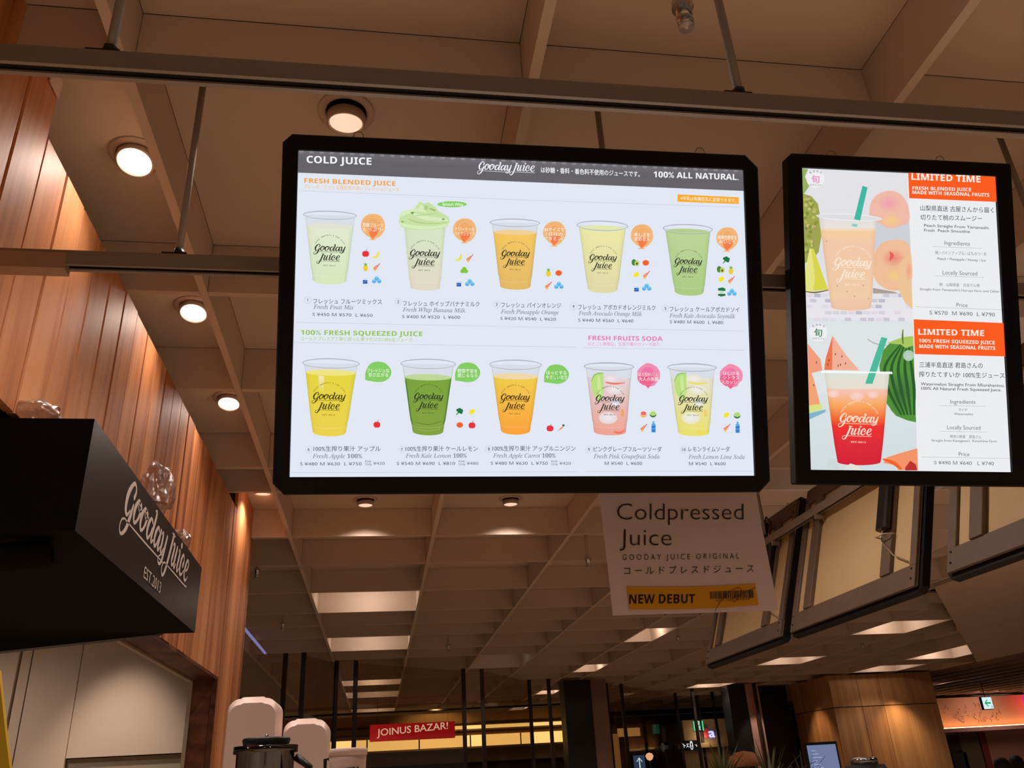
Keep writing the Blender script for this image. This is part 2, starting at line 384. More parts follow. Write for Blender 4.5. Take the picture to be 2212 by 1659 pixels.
LOGO_A = [[(525, 592, 34), (552, 548, 30), (535, 508, 22), (490, 500, 26), (430, 545, 38), (375, 620, 50), (362, 700, 46), (385, 745, 34), (425, 748, 22), (470, 705, 16)],
 [(532, 648, 26), (495, 735, 42), (445, 830, 40), (380, 890, 26), (322, 905, 18), (292, 870, 16), (315, 818, 14), (370, 792, 12), (440, 793, 10), (700, 797, 12), (1000, 800, 13), (1340, 800, 11), (1545, 800, 8)],
 [(705, 592, 24), (655, 572, 24), (595, 630, 42), (572, 700, 42), (600, 748, 26), (660, 722, 24), (715, 655, 36), (732, 600, 30), (700, 578, 20), (655, 600, 14), (690, 640, 12), (765, 612, 12)],
 [(888, 592, 24), (838, 572, 24), (778, 630, 42), (755, 700, 42), (785, 748, 26), (845, 722, 24), (900, 655, 36), (917, 600, 30), (885, 578, 20), (840, 600, 14), (875, 640, 12), (955, 608, 12)],
 [(1085, 605, 24), (1035, 588, 24), (978, 640, 40), (955, 710, 42), (985, 750, 28), (1040, 718, 22), (1085, 650, 20)],
 [(1125, 500, 18), (1165, 506, 38), (1135, 600, 42), (1092, 700, 42), (1100, 748, 30), (1150, 722, 14)],
 [(1300, 605, 24), (1262, 588, 24), (1205, 640, 40), (1182, 710, 42), (1210, 750, 28), (1262, 718, 22), (1310, 650, 20)],
 [(1352, 590, 36), (1322, 670, 42), (1305, 725, 38), (1325, 752, 26), (1372, 715, 14)],
 [(1392, 600, 18), (1432, 590, 34), (1420, 660, 40), (1402, 722, 36), (1430, 750, 22), (1485, 700, 20)],
 [(1562, 580, 32), (1522, 680, 42), (1482, 780, 38), (1432, 832, 24), (1380, 835, 18), (1352, 805, 14), (1395, 775, 10), (1470, 752, 6)]]
LOGO_B = [[(628, 880, 14), (735, 882, 12)],
 [(682, 888, 40), (640, 990, 46), (582, 1120, 44), (522, 1228, 36), (460, 1275, 22), (414, 1242, 16), (432, 1190, 14), (490, 1165, 12), (560, 1165, 10), (900, 1168, 12), (1310, 1170, 13), (1348, 1152, 6)],
 [(712, 955, 20), (757, 948, 34), (735, 1020, 42), (702, 1090, 40), (730, 1124, 26), (780, 1090, 18), (815, 1010, 16)],
 [(852, 948, 34), (818, 1030, 42), (792, 1095, 38), (815, 1126, 24), (860, 1080, 12)],
 [(922, 955, 20), (967, 946, 34), (938, 1030, 42), (912, 1098, 36), (935, 1126, 24), (990, 1085, 12)],
 [(1000, 886, 52), (1001, 886, 52)],
 [(1118, 1030, 42), (1150, 985, 24), (1130, 946, 22), (1085, 952, 28), (1035, 1010, 42), (1016, 1080, 40), (1045, 1122, 28), (1110, 1110, 18), (1170, 1060, 10)],
 [(1210, 1050, 12), (1290, 1030, 20), (1338, 970, 28), (1310, 940, 22), (1265, 957, 28), (1220, 1020, 42), (1204, 1085, 40), (1240, 1126, 28), (1300, 1115, 18), (1352, 1072, 8)]]
def logo(pr, x, y, sc, col, slope=0, one_line=False, arc=None, est=None, arccol=None, sy=None):
    """x, y: place of the top left of the G; sc: drawing units per logo unit"""
    sy = sy or sc
    def tf(p, dx=0, dy=0): return (x+(p[0]+dx-350)*sc, y+(p[1]+dy-490)*sy+(p[0]+dx-350)*sc*slope, p[2]*sc*1.15)
    for S in LOGO_A: pr.stroke([tf(p) for p in S], col, 5)
    dx, dy = (1090, -380) if one_line else (0, 0)
    for S in LOGO_B: pr.stroke([tf(p, dx, dy) for p in S], col, 5)
    if est: 
        a = tf((690, 1370, 0)); b = tf((1160, 1370, 0)); pr.text(est, a[0], a[1], b[0], b[1], 46*sc, arccol or col, .02)
    if arc:
        n = len(arc); cxx, cyy, R = 955, 790, 640
        for i, ch in enumerate(arc):
            if ch == ' ': continue
            th = math.radians(-61+122*i/(n-1)); v, ff, a, b, c, d = glyphs(ch, .03)
            k = 64
            P = []
            for p in v:
                gx = (p[0]-(a+b)/2)*k; gy = p[1]*k
                X = cxx+math.sin(th)*(R+gy)+math.cos(th)*gx; Y = cyy-math.cos(th)*(R+gy)+math.sin(th)*gx
                P.append(tf((X, Y, 0))[:2])
            pr.tri(P, ff, arccol or col)
def homog(px, uvs):
    # 8-parameter map from drawing coordinates to panel metres
    A = []; B = []
    for (x, y), (u, v) in zip(px, uvs):
        A.append([x, y, 1, 0, 0, 0, -u*x, -u*y]); B.append(u); A.append([0, 0, 0, x, y, 1, -v*x, -v*y]); B.append(v)
    n = 8
    for i in range(n):
        p = max(range(i, n), key=lambda r: abs(A[r][i])); A[i], A[p] = A[p], A[i]; B[i], B[p] = B[p], B[i]
        for r in range(n):
            if r != i:
                q = A[r][i]/A[i][i]; A[r] = [a-q*b for a, b in zip(A[r], A[i])]; B[r] -= q*B[i]
    h = [B[i]/A[i][i] for i in range(n)]
    return lambda x, y: ((h[0]*x+h[1]*y+h[2])/(h[6]*x+h[7]*y+1), (h[3]*x+h[4]*y+h[5])/(h[6]*x+h[7]*y+1))

# ------------------------------------------------------------ light boxes
def basis(yaw, tilt, roll):
    cy, sy = math.cos(yaw), math.sin(yaw); u = Vector((cy, sy, 0)); f = Vector((-sy, cy, 0))
    v = Vector((0, 0, math.cos(tilt)))-f*math.sin(tilt); cr, sr = math.cos(roll), math.sin(roll)
    U = u*cr+v*sr; V = v*cr-u*sr; return U, V.cross(U), V
SHEET = mat('backlit_sheet', (226, 232, 243), .6, emit=1.0, spec=.1)
SHEET.node_tree.nodes['Principled BSDF'].inputs['Base Color'].default_value = (0, 0, 0, 1)
def lightbox(name, label, group, center, yaw, tilt, roll, W, Hh, fr, corners, lit=True, back=False):
    U, N, V = basis(yaw, tilt, roll)
    t = thing(name, label, 'menu board', (0, 0, 0), group=group)
    t.matrix_world = Matrix(((U[0], N[0], V[0], center[0]), (U[1], N[1], V[1], center[1]), (U[2], N[2], V[2], center[2]+G), (0, 0, 0, 1)))
    l, r, b, tp = fr; X0, X1, Z0, Z1 = -W/2-l, W/2+r, -Hh/2-b, Hh/2+tp
    # frame ring with cut corners, 30 mm deep, its face 6 mm proud of the print
    cl = corners; outer = []
    for (x, z, sx, sz, c) in ((X0, Z0, 1, 1, cl[0]), (X1, Z0, -1, 1, cl[1]), (X1, Z1, -1, -1, cl[2]), (X0, Z1, 1, -1, cl[3])):
        a, bb = (x+sx*c, z), (x, z+sz*c)
        outer += [bb, a] if sx*sz > 0 else [a, bb]
    inner = [(-W/2, -Hh/2), (-W/2, -Hh/2), (W/2, -Hh/2), (W/2, -Hh/2), (W/2, Hh/2), (W/2, Hh/2), (-W/2, Hh/2), (-W/2, Hh/2)]
    m = MB(); n = 8; yf, yb = -.007, .026
    v = [(p[0], yf+.004, p[1]) for p in outer]+[(p[0]*.994, yf, p[1]*.992) for p in outer]+[(p[0], yf, p[1]) for p in inner]+[(p[0], .004, p[1]) for p in inner]+[(p[0], yb, p[1]) for p in outer]
    F = []
    for i in range(n):
        j = (i+1) % n
        F += [(i, j, n+j, n+i), (n+i, n+j, 2*n+j, 2*n+i), (2*n+i, 2*n+j, 3*n+j, 3*n+i), (4*n+i, 4*n+j, j, i)]
    F.append(tuple(4*n+i for i in range(n)))
    m.add(v, F).build('frame', BLACKF, t)
    pan = MB().box((-W/2+.0005, 0, -Hh/2+.0005), (W/2-.0005, .004, Hh/2-.0005)).build('panel', SHEET if lit else mat('dead_sheet', (150, 140, 120), .6), t)
    return t, pan
TILT = math.radians(19)
MW, MH = 1.03, .721
main, mpan = lightbox('menu_board', 'large lit menu board headed COLD JUICE with ten drinks', 'black framed lit menu boards', (.318, 1.595, .940), -.030, .331, -.008, MW, MH, (.034, .036, .037, .036), (.024, .026, .03, .02))
side, span = lightbox('menu_board', 'lit menu board with two orange LIMITED TIME blocks, peach and watermelon drinks', 'black framed lit menu boards', (1.277, 1.637, .985), -.064, .336, -.033, .515, .754, (.037, .043, .036, .036), (.004, .004, .004, .012))
def hooks(t, xs, z):
    for x in xs:
        MB().tube([(x+.011*math.cos(a*PI/8), .012, z+.011*math.sin(a*PI/8)) for a in range(16)], .0012, 6, closed=True).build('hanging_ring', METAL, t)
hooks(main, (-.385, .415), .405); hooks(side, (-.17, .12), .42)
for t, x, z in ((main, -.385, .40), (main, .415, .40), (side, -.17, .41), (side, .12, .41)):
    MB().tube([(x, .014, z), (x, .10, z-.13)], .0008, 5).build('hanging_wire', METAL, t)

# ---- print of the large board
PXM = homog([(645, 325), (1605, 368), (1629, 1028), (625, 1031)], [(-MW/2, MH/2), (MW/2, MH/2), (MW/2, -MH/2), (-MW/2, -MH/2)])
PXS = homog([(1730, 363), (2148, 382), (2184, 1020), (1749, 1015)], [(-.2575, .377), (.2575, .377), (.2575, -.377), (-.2575, -.377)])
GREY = (112, 114, 126); GREYL = (136, 140, 154); JP = '国'; BH = bold('H')
Z1, Z2, Z3 = .0004, .0012, .0022
p = Print(PXM, Z1); p.poly([(645.5, 325.5), (1604.5, 368.5), (1606.6, 413), (644, 373)], (101, 99, 103)); p.tri([(645.5, 325.5), (1604.5, 368.5), (1606, 385), (645, 345)], [(0, 1, 2, 3)], [(112, 110, 114)]*2+[(101, 99, 103)]*2)
for i in range(44):
    x = 652+i*21.8; y = 325.9+(x-645)*.0448
    p.tri([(x-5, y), (x+5, y+.25), (x+3, y+6), (x-3, y+6)], [(0, 1, 2, 3)], [(150, 148, 152), (150, 148, 152), (108, 106, 110), (108, 106, 110)])  # glow of the LEDs along the top edge, painted as lighter patches
p.build('header_band', BACKLIT, mpan)
p = Print(PXM, Z2)
p.text(bold('COLD JUICE'), 663, 352, 803, 356.5, 15, (244, 244, 248), .004, BH); p.build('heading_text', BACKLIT, mpan)
p = Print(PXM, Z2); logo(p, 1035, 349, .0575, (240, 238, 250), .045, True, sy=.066); p.build('header_logo', BACKLIT, mpan); p = Print(PXM, Z2)
p.text('は砂糖・香料・着色料不使用のジュースです。', 1169, 373.5, 1382, 383, 11.5, (244, 244, 248), .018, JP); p.build('header_text', BACKLIT, mpan); p = Print(PXM, Z2); p.text(bold('100% ALL NATURAL.'), 1412, 383.4, 1595, 389.8, 12.5, (244, 244, 248), .008, BH); p.build('header_text', BACKLIT, mpan)
def heading(a, col, b=None, bcol=None):
    q = Print(PXM, Z2); q.text(bold(a[0]), *a[1:6], col, .008, BH)
    if b: q.text(b[0], *b[1:6], bcol, .008, JP)
    q.build('heading_text', BACKLIT, mpan)
heading(('FRESH BLENDED JUICE', 658, 395, 855, 402, 9.8), (243, 162, 66), ('ブレンダーでつくる満足感の高いフレッシュジュース', 657, 407.5, 863, 414.5, 8.6), (246, 190, 120))
heading(('100% FRESH SQUEEZED JUICE', 650, 723, 913, 726.5, 10), (150, 196, 84), ('コールドプレスで丁寧に搾った果汁だけの100%生ジュース', 650, 735.5, 891, 739, 8.4), (172, 206, 120))
heading(('FRESH FRUITS SODA', 1271, 735, 1431, 737, 9.6), (232, 126, 180), ('のとごし爽快な、生搾り果汁のソーダ割り', 1270, 747, 1424, 748.5, 8), (236, 150, 196))
p = Print(PXM, Z2)
for a in ((645, 411.6, 1120, 431.8), (1120, 431.8, 1596, 448), (638, 696, 1606, 715.5), (635, 739.5, 1245, 750), (1257, 751, 1609, 756.5), (630, 1020.5, 1248, 1019), (1262, 1018, 1625, 1017)):
    p.poly([(a[0], a[1]), (a[2], a[3]), (a[2], a[3]+.8), (a[0], a[1]+.8)], (196, 200, 212))
p.build('rule_lines', BACKLIT, mpan)
p = Print(PXM, Z2); p.poly([(1463.5, 420.5), (1595.5, 427), (1595.5, 441.5), (1463.5, 436.5)], (250, 172, 48)); p.text('※牛乳は有機豆乳に変更できます。', 1470, 433, 1590, 438.3, 8, (255, 240, 214), .012, JP); p.build('note_label', BACKLIT, mpan)

def mix(a, b, t): return tuple(a[i]+(b[i]-a[i])*t for i in range(3))
def cup(xl, xr, yc, ry, k, bl, br, yb, fill, top, bot, surf, lx0, lx1, ly, extra=None, rim=(168, 174, 188), glass=(216, 221, 231), inkc=(52, 52, 44)):
    q = Print(PXM, Z1); cx = (xl+xr)/2; rx = (xr-xl)/2
    def side_(y, s):       # x of the cup side at height y
        t = (y-yc)/(yb-ry*.6-yc); a = xl+5 if s < 0 else xr-5; b = bl if s < 0 else br
        st = (1.6 if t > .86 else 0)*s*-1
        return a+(b-a)*t+st
    n = 16; ye = yb-ry*.7
    # body under the rim, then the juice
    ys = [yc+(fill-yc)*i/4 for i in range(5)]
    P = []; 
    for y in ys: P += [(side_(y, -1), y+k*(side_(y, -1)-cx)), (side_(y, 1), y+k*(side_(y, 1)-cx))]
    q.tri(P, [(2*i, 2*i+1, 2*i+3, 2*i+2) for i in range(4)], glass)
    P = []; c = []; ys = [fill+(ye-fill)*i/14 for i in range(15)]; us = (-1, -.86, -.4, .2, .8, 1)
    for i, y in enumerate(ys):
        a, b = side_(y, -1), side_(y, 1); t = i/14; base = mix(top, bot, t)
        for u in us:
            x = (a+b)/2+(b-a)/2*u; bow = (1-u*u)*ry*.7*(.55 if i == 14 else (y-yc)/(ye-yc)*.4)
            P.append((x, y+k*(x-cx)+bow)); e = .93 if abs(u) > .95 else .985 if abs(u) > .8 else 1.0
            c.append(tuple(v*e for v in base))
    m = len(us); q.tri(P, [(i*m+j, i*m+j+1, (i+1)*m+j+1, (i+1)*m+j) for i in range(14) for j in range(m-1)], c)
    ab, bb = side_(ye, -1), side_(ye, 1)
    q.poly([(ab, ye+k*(ab-cx))]+[((ab+bb)/2+(bb-ab)/2*math.cos(PI-PI*i/12), ye+k*((bb-ab)/2*math.cos(PI-PI*i/12))+ry*.75*math.sin(PI*i/12)) for i in range(1, 12)]+[(bb, ye+k*(bb-cx))], bot)
    if surf:
        a, b = side_(fill, -1), side_(fill, 1); q.ell((a+b)/2, fill, (b-a)/2-.3, ry*.62, surf, k)
    for s in (-1, 1):      # sides, base step
        y1, y2 = yc+2, ye; x1, x2 = side_(y1, s), side_(y2, s)
        q.poly([(x1-.4, y1+k*(x1-cx)), (x1+.4, y1+k*(x1-cx)), (x2+.4, y2+k*(x2-cx)), (x2-.4, y2+k*(x2-cx))], mix(bot, rim, .6))
    yy = yc+(yb-yc)*.86; q.ring((side_(yy, -1)+side_(yy, 1))/2, yy, (side_(yy, 1)-side_(yy, -1))/2, ry*.5, .9, mix(bot, (255, 255, 255), .25), k, 20, 10, 170)
    q.ring(cx, yc, rx-1, ry-1, 2.0, rim, k); q.ring(cx, yc+.3, rx-2.4, ry-2, .7, mix(rim, (255, 255, 255), .6), k)
    if extra: extra(q, cx, side_)
    sc = (lx1-lx0)/1300
    logo(q, lx0+70*sc, ly, sc, inkc, k*.9, arc='FRESH SMOOTHIE & RAW JUICE', est='EST 2013', arccol=mix(inkc, bot, .3))
    return q.build('cup_picture', BACKLIT, mpan)
def whip(q, cx, sd):
    Gn = (200, 226, 166); Gd = (176, 208, 138); Gl = (216, 236, 188)
    q.poly([(864, 471), (862, 478), (866, 488), (876, 494), (905, 497), (940, 496), (962, 491), (970, 484), (971, 474), (964, 465), (948, 456), (941, 447), (932, 441), (925, 437), (917, 440), (908, 436), (901, 443), (893, 452), (876, 455), (866, 462)], Gn, 1)
    q.stroke([(866, 466, 6), (880, 458, 8), (900, 454, 6), (920, 457, 4)], Gl); q.stroke([(865, 484, 5), (885, 489, 7), (915, 492, 7), (950, 490, 5), (968, 484, 3)], Gl)
    q.stroke([(893, 462, 4), (915, 470, 9), (945, 474, 8), (967, 476, 4)], Gl); q.stroke([(884, 474, 2), (905, 481, 3), (935, 483, 2), (965, 481, 2)], Gd)
    q.poly([(887, 458), (896, 458), (891, 464)], (120, 152, 84)); q.ell(958, 474, 3, 2, (128, 158, 96)); q.ell(870, 479, 3, 2, (150, 182, 104)); q.stroke([(929, 451, 3), (940, 455, 4)], (160, 190, 112))
    q.ell(910, 450, 5, 7, Gl); q.ell(921, 449, 4, 6, Gd); q.stroke([(898, 466, 1), (920, 464, 2), (945, 461, 1)], Gd)
def soda(c1, c2):
    def fn(q, cx, sd):
        q.poly([(cx-38, 822), (cx-33, 811), (cx-24, 806), (cx-12, 806), (cx-12, 846), (cx-16, 862), (cx-22, 867), (cx-31, 856), (cx-37, 840)], (186, 222, 128))
        q.stroke([(cx-38, 824, 1.5), (cx-32, 811, 2.2), (cx-22, 806.5, 2.2), (cx-12, 806.5, 1.5)], (140, 190, 80)); q.stroke([(cx-22, 814, 5), (cx-21, 835, 8), (cx-18, 852, 4)], (202, 234, 150))
        for x, y, rx, ry in ((4, 818, 16, 9), (12, 842, 18, 10), (-2, 903, 20, 13), (14, 870, 12, 9)): q.ell(cx+x, y, rx, ry, mix(c1, (240, 240, 244), .25), 0, 14, mix(c1, (242, 240, 242), .8))
        q.stroke([(cx-6, 826, 3), (cx+12, 829, 4), (cx+34, 827, 2)], c2); q.stroke([(cx+12, 933, 4), (cx+24, 935, 5), (cx+32, 930, 3)], c2); q.ell(cx+29, 893, 4, 9, mix(c2, (236, 196, 130), .6))
    return fn
cup(655, 771.6, 465, 9.5, .03, 675, 749, 614, 489, (226, 234, 206), (216, 231, 190), (226, 226, 208), 677, 747, 527)
cup(868, 968, 486, 6, .03, 885.6, 951.4, 627, 490, (214, 230, 196), (226, 218, 198), None, 883, 951, 538.6, whip, rim=(212, 222, 206))
cup(1058.4, 1167, 481.5, 9, .02, 1079.6, 1147, 625.6, 502, (246, 200, 96), (228, 186, 104), (240, 208, 152), 1081, 1145, 540)
cup(1246, 1357, 488, 11, .03, 1269, 1335, 632.6, 494, (236, 234, 168), (224, 218, 166), (226, 232, 170), 1271, 1333, 548.7)
cup(1432, 1539.6, 495, 10.5, .03, 1457, 1521, 638.5, 501, (190, 214, 152), (172, 204, 132), (180, 206, 140), 1455, 1517, 557)
cup(653, 777, 785, 11, .02, 674, 748, 942, 805, (230, 214, 66), (236, 210, 78), (240, 228, 130), 673, 747, 847, lambda q, cx, sd: q.tri([(688, 811), (700, 813), (699, 845), (690, 845)], [(0, 1, 2, 3)], [(240, 234, 190)]*2+[(232, 216, 80)]*2), inkc=(74, 62, 22))
cup(865, 985, 786, 11, .015, 890, 958.5, 940, 815, (124, 166, 62), (132, 162, 66), (190, 216, 152), 892, 958, 848.5, lambda q, cx, sd: [q.stroke([(sd(y, s)+(-1.5*s), y, 3) for y in (822, 860, 900, 915)], (84, 128, 56)) for s in (-1, 1)]+[q.stroke([(896, 912, 1.2), (925, 917, 1.6), (954, 910, 1.2)], (96, 128, 48)), q.stroke([(896, 926, 1), (925, 931, 1.2), (952, 925, 1)], (150, 180, 90))], inkc=(44, 58, 44))
cup(1057, 1170.5, 788, 11, .015, 1081, 1146, 938.5, 813, (240, 206, 78), (252, 164, 60), (240, 216, 168), 1079, 1145, 850, inkc=(66, 48, 30))
cup(1261, 1369.6, 792, 9, .015, 1282, 1353, 940, 815, (226, 214, 220), (238, 164, 148), None, 1284, 1349, 852.7, soda((226, 204, 208), (240, 120, 96)), rim=(158, 164, 180))
cup(1441, 1548, 794, 9, .015, 1464, 1532.5, 941.6, 816, (228, 226, 210), (234, 224, 112), None, 1464, 1529, 854, soda((230, 226, 190), (238, 220, 90)), rim=(158, 164, 180))
def bubble(kind, cx, cy, r, lines, tipy=None):
    q = Print(PXM, Z1); W_ = (252, 250, 246)
    if kind == 'orange':
        q.poly([(cx-r, cy-3), (cx-r*.85, cy-r*.62), (cx-r*.45, cy-r*.95), (cx, cy-r*1.04), (cx+r*.5, cy-r*.95), (cx+r*.88, cy-r*.55), (cx+r, cy-1), (cx+r*.9, cy+r*.45), (cx+r*.5, cy+r*.9), (cx+4, tipy-3), (cx+6, tipy), (cx-9, tipy-1), (cx-4, tipy-4), (cx-r*.55, cy+r*.75), (cx-r*.92, cy+r*.35)], (242, 182, 122), 1)
        q.ell(cx-1, cy-2, r*.7, r*.8, (240, 172, 106), 0, 20); q.poly([(cx-10, cy+6), (cx+2, cy+4), (cx+14, cy+8), (cx+8, cy+18), (cx-1, tipy-2), (cx-7, cy+19)], (244, 126, 74)); q.ring(cx, cy-4, r*.5, r*.6, 1.4, (244, 194, 142), 0, 18, 180, 330)
    elif kind == 'green':
        q.poly([(cx-r, cy+14), (cx-r*.96, cy-1), (cx-r*.6, cy-r*.62), (cx, cy-r*.78), (cx+r*.6, cy-r*.62), (cx+r, cy-r*.1), (cx+r*.9, cy+r*.4), (cx+r*.5, cy+r*.72), (cx, cy+r*.8), (cx-r*.6, cy+r*.72), (cx-r*.95, cy+18)], (132, 205, 98), 1)
        q.ell(cx+3, cy+6, r*.75, r*.5, (140, 208, 108), 0, 20, (118, 200, 78))
    else:
        q.poly([(cx+r*math.cos(a*PI/9)*(1+.04*math.sin(a*2.6)), cy-2+r*math.sin(a*PI/9)*(1+.05*math.cos(a*1.9))) for a in range(18)], (240, 142, 176))
        q.ell(cx-4, cy+5, r*.8, r*.62, (238, 110, 150), 0, 18, (236, 84, 130)); q.poly([(cx-8, cy+r*.8), (cx+6, cy+r*.8), (cx-1, cy+r*1.08)], (240, 96, 140)); q.ell(cx-2, cy-10, r*.5, r*.35, (240, 120, 164), 0, 14)
    n = len(lines)
    for i, t in enumerate(lines):
        hh = 8.2; y = cy+2+(i-(n-1)/2)*9.6+hh/2; wd = min(len(t)*8.6, r*1.72)
        q.text(t, cx-wd/2, y, cx+wd/2, y+.6, hh, W_, .006, JP)
    q.build('balloon_picture', BACKLIT, mpan)
bubble('orange', 806, 489, 26, ('芳醇フルーツ', 'たっぷり!'), 519); bubble('orange', 1004, 498, 25, ('クリーミーな', 'バナナシェイク'), 526); bubble('orange', 1198, 504, 24.5, ('Mサイズで', '1日分の', 'ビタミンC'), 533)
bubble('orange', 1387, 510, 24, ('美しさを', '求める人'), 538.6); bubble('orange', 1571, 516, 23.5, ('緑黄色野菜を', 'おいしく'), 544.5)
bubble('green', 817, 803, 28, ('フレッシュな', '甘さ広がる')); bubble('green', 1010, 804, 27, ('野菜不足を', '感じるなら')); bubble('green', 1202, 808, 26.5, ('ほっとする', 'やさしい甘さ'))
bubble('pink', 1401, 812, 25, ('ほろ苦おいしい', '大人の炭酸')); bubble('pink', 1579, 814, 25, ('はじける', 'シトラス', 'スカッシュ'))
q = Print(PXM, Z1); q.ell(977, 441.5, 32, 6.5, (134, 208, 98)); q.text('Spinach Whip', 956, 444, 1001, 445.5, 6.5, (246, 250, 240), .01); q.build('balloon_picture', BACKLIT, mpan)
def icon(k, x, y):
    q = Print(PXM, Z1)
    if k == 'apple': q.ell(x-2, y+.5, 5.4, 6.4, (232, 50, 66)); q.ell(x+2, y+.5, 5.4, 6.4, (232, 50, 66)); q.stroke([(x, y-5, 1), (x+3, y-9, 1.2)], (120, 110, 100))
    elif k == 'banana': q.stroke([(x-6, y+6, 3), (x+1, y+5, 5.5), (x+5, y-1, 5), (x+5.5, y-7, 2)], (236, 226, 96))
    elif k == 'pineapple': q.ell(x, y+3, 5, 7.2, (236, 206, 60)); q.poly([(x-4, y-7), (x-1, y-6), (x, y-10), (x+1, y-6), (x+4, y-7), (x+2, y-2), (x-2, y-2)], (104, 190, 80))
    elif k == 'dipper': q.stroke([(x+7, y-8, 1.4), (x+1, y-1, 2)], (214, 70, 76)); q.stroke([(x+1, y-2, 5), (x-4, y+3, 7)], (238, 120, 86)); q.poly([(x-7, y+2), (x, y+5), (x-4, y+10)], (244, 186, 88)); q.stroke([(x-5, y-1, .7), (x+1, y+4, .7)], (250, 220, 200)); q.stroke([(x-2, y-3, .7), (x+3, y+2, .7)], (250, 220, 200))
    elif k == 'milk': q.ell(x, y-5, 5, 3, (232, 238, 246)); q.poly([(x-5, y-5), (x+5, y-5), (x+5, y), (x-5, y)], (214, 226, 242)); q.poly([(x-5, y), (x+5, y), (x+5, y+8), (x-5, y+8)], (44, 98, 190)); q.stroke([(x-4, y+4, 1), (x+4, y+2, 1)], (120, 160, 226))
    elif k == 'ice':
        for dx, dy in ((0, -3.5), (-5.5, 2.5), (5.5, 2.5)):
            q.poly([(x+dx+5*math.cos(a*PI/3+PI/6), y+dy+5.2*math.sin(a*PI/3+PI/6)) for a in range(6)], (92, 178, 232)); q.poly([(x+dx-4.3, y+dy-2.5), (x+dx, y+dy-5), (x+dx+4.3, y+dy-2.5), (x+dx, y+dy)], (130, 204, 244))
    elif k == 'orange': q.ell(x, y, 7, 6, (244, 98, 44))
    elif k == 'lemon': q.ell(x, y, 6.2, 5.2, (244, 228, 50), -.25)
    elif k == 'avocado': q.ell(x-3.5, y-1, 5, 7, (70, 138, 62)); q.ell(x+3, y+1, 5.2, 6, (176, 208, 96), 0, 20, (206, 220, 130)); q.ell(x+3, y+1.8, 2.4, 2.6, (122, 70, 36))
    elif k == 'kale': q.stroke([(x-6, y+7, 1.6), (x-1, y+1, 3)], (60, 130, 70)); [q.ell(x+a, y+b, 3.6, 3.4, (30, 116, 66), 0, 9) for a, b in ((-3, -3), (1, -4.5), (5, -2), (4, 2), (0, 0))]
    elif k == 'greens': [q.ell(x+a, y+b, 5, 4.4, (132, 200, 60), 0, 12) for a, b in ((0, -3), (-3.5, 2), (3.5, 2))]
    elif k == 'can': q.poly([(x-8, y-8), (x+2, y-10), (x+8, y-7), (x+8, y+8), (x-1, y+10), (x-8, y+8)], (34, 120, 64)); q.poly([(x-8, y-3), (x+8, y-2), (x+8, y+4), (x-8, y+4)], (226, 236, 232)); q.text('SOY', x-4, y+2.5, x+4, y+2.5, 3.4, (90, 110, 100), 0)
    elif k == 'carrot': q.poly([(x-8, y+7), (x+2, y-4), (x+5, y-1)], (242, 142, 52)); q.ell(x+5, y-6, 2.6, 2.6, (34, 120, 70))
    elif k in ('grapefruit', 'lime'):
        a, b, c = ((240, 180, 80), (236, 90, 96), (250, 210, 200)) if k == 'grapefruit' else ((52, 120, 56), (172, 216, 104), (220, 236, 180))
        q.ell(x, y+1.5, 7.2, 6.2, a); q.ell(x, y-1, 7, 5, (246, 226, 200) if k == 'grapefruit' else (210, 232, 180)); q.ell(x, y-1, 5.8, 4, b); q.ell(x, y-1, 1.2, 1, c)
    elif k == 'bottle': q.poly([(x-1.8, y-12), (x+1.8, y-12), (x+2, y-8), (x+4.4, y-5), (x+4.4, y+12), (x-4.4, y+12), (x-4.4, y-5), (x-2, y-8)], (96, 172, 232)); q.poly([(x-4.4, y-1), (x+4.4, y-3), (x+4.4, y+2), (x-4.4, y+3)], (50, 116, 206)); q.poly([(x-4.4, y+5), (x+4.4, y+4), (x+4.4, y+12), (x-4.4, y+12)], (58, 132, 220))
    q.build('ingredient_picture', BACKLIT, mpan)
for a in ('apple 790 548;banana 812 550;pineapple 790 576;dipper 814 577;milk 789 605;ice 814 605;banana 991 556;dipper 1015 558;greens 1003 584;milk 991.5 611;ice 1015 611;'
          'pineapple 1185 588;orange 1207 590;dipper 1185 617;ice 1207.5 617;avocado 1373 568;orange 1395 568;lemon 1374.5 593.5;dipper 1396.5 594;milk 1375 622;ice 1397 621;kale 1568 562;avocado 1557 583;'
          'pineapple 1579 583;lemon 1558 603.5;dipper 1580 605;can 1559 631;ice 1581 632;apple 814 917;kale 992 889;lemon 1019.5 889.5;orange 993 918;apple 1019.5 918.5;apple 1188 925;carrot 1212 925;'
          'grapefruit 1390 894;lime 1410.5 894;dipper 1390.5 924;bottle 1411.5 922;lemon 1569 896.5;lime 1592 896.5;dipper 1570 924;bottle 1593 923').split(';'):
    k, x, y = a.split(); icon(k, float(x), float(y))
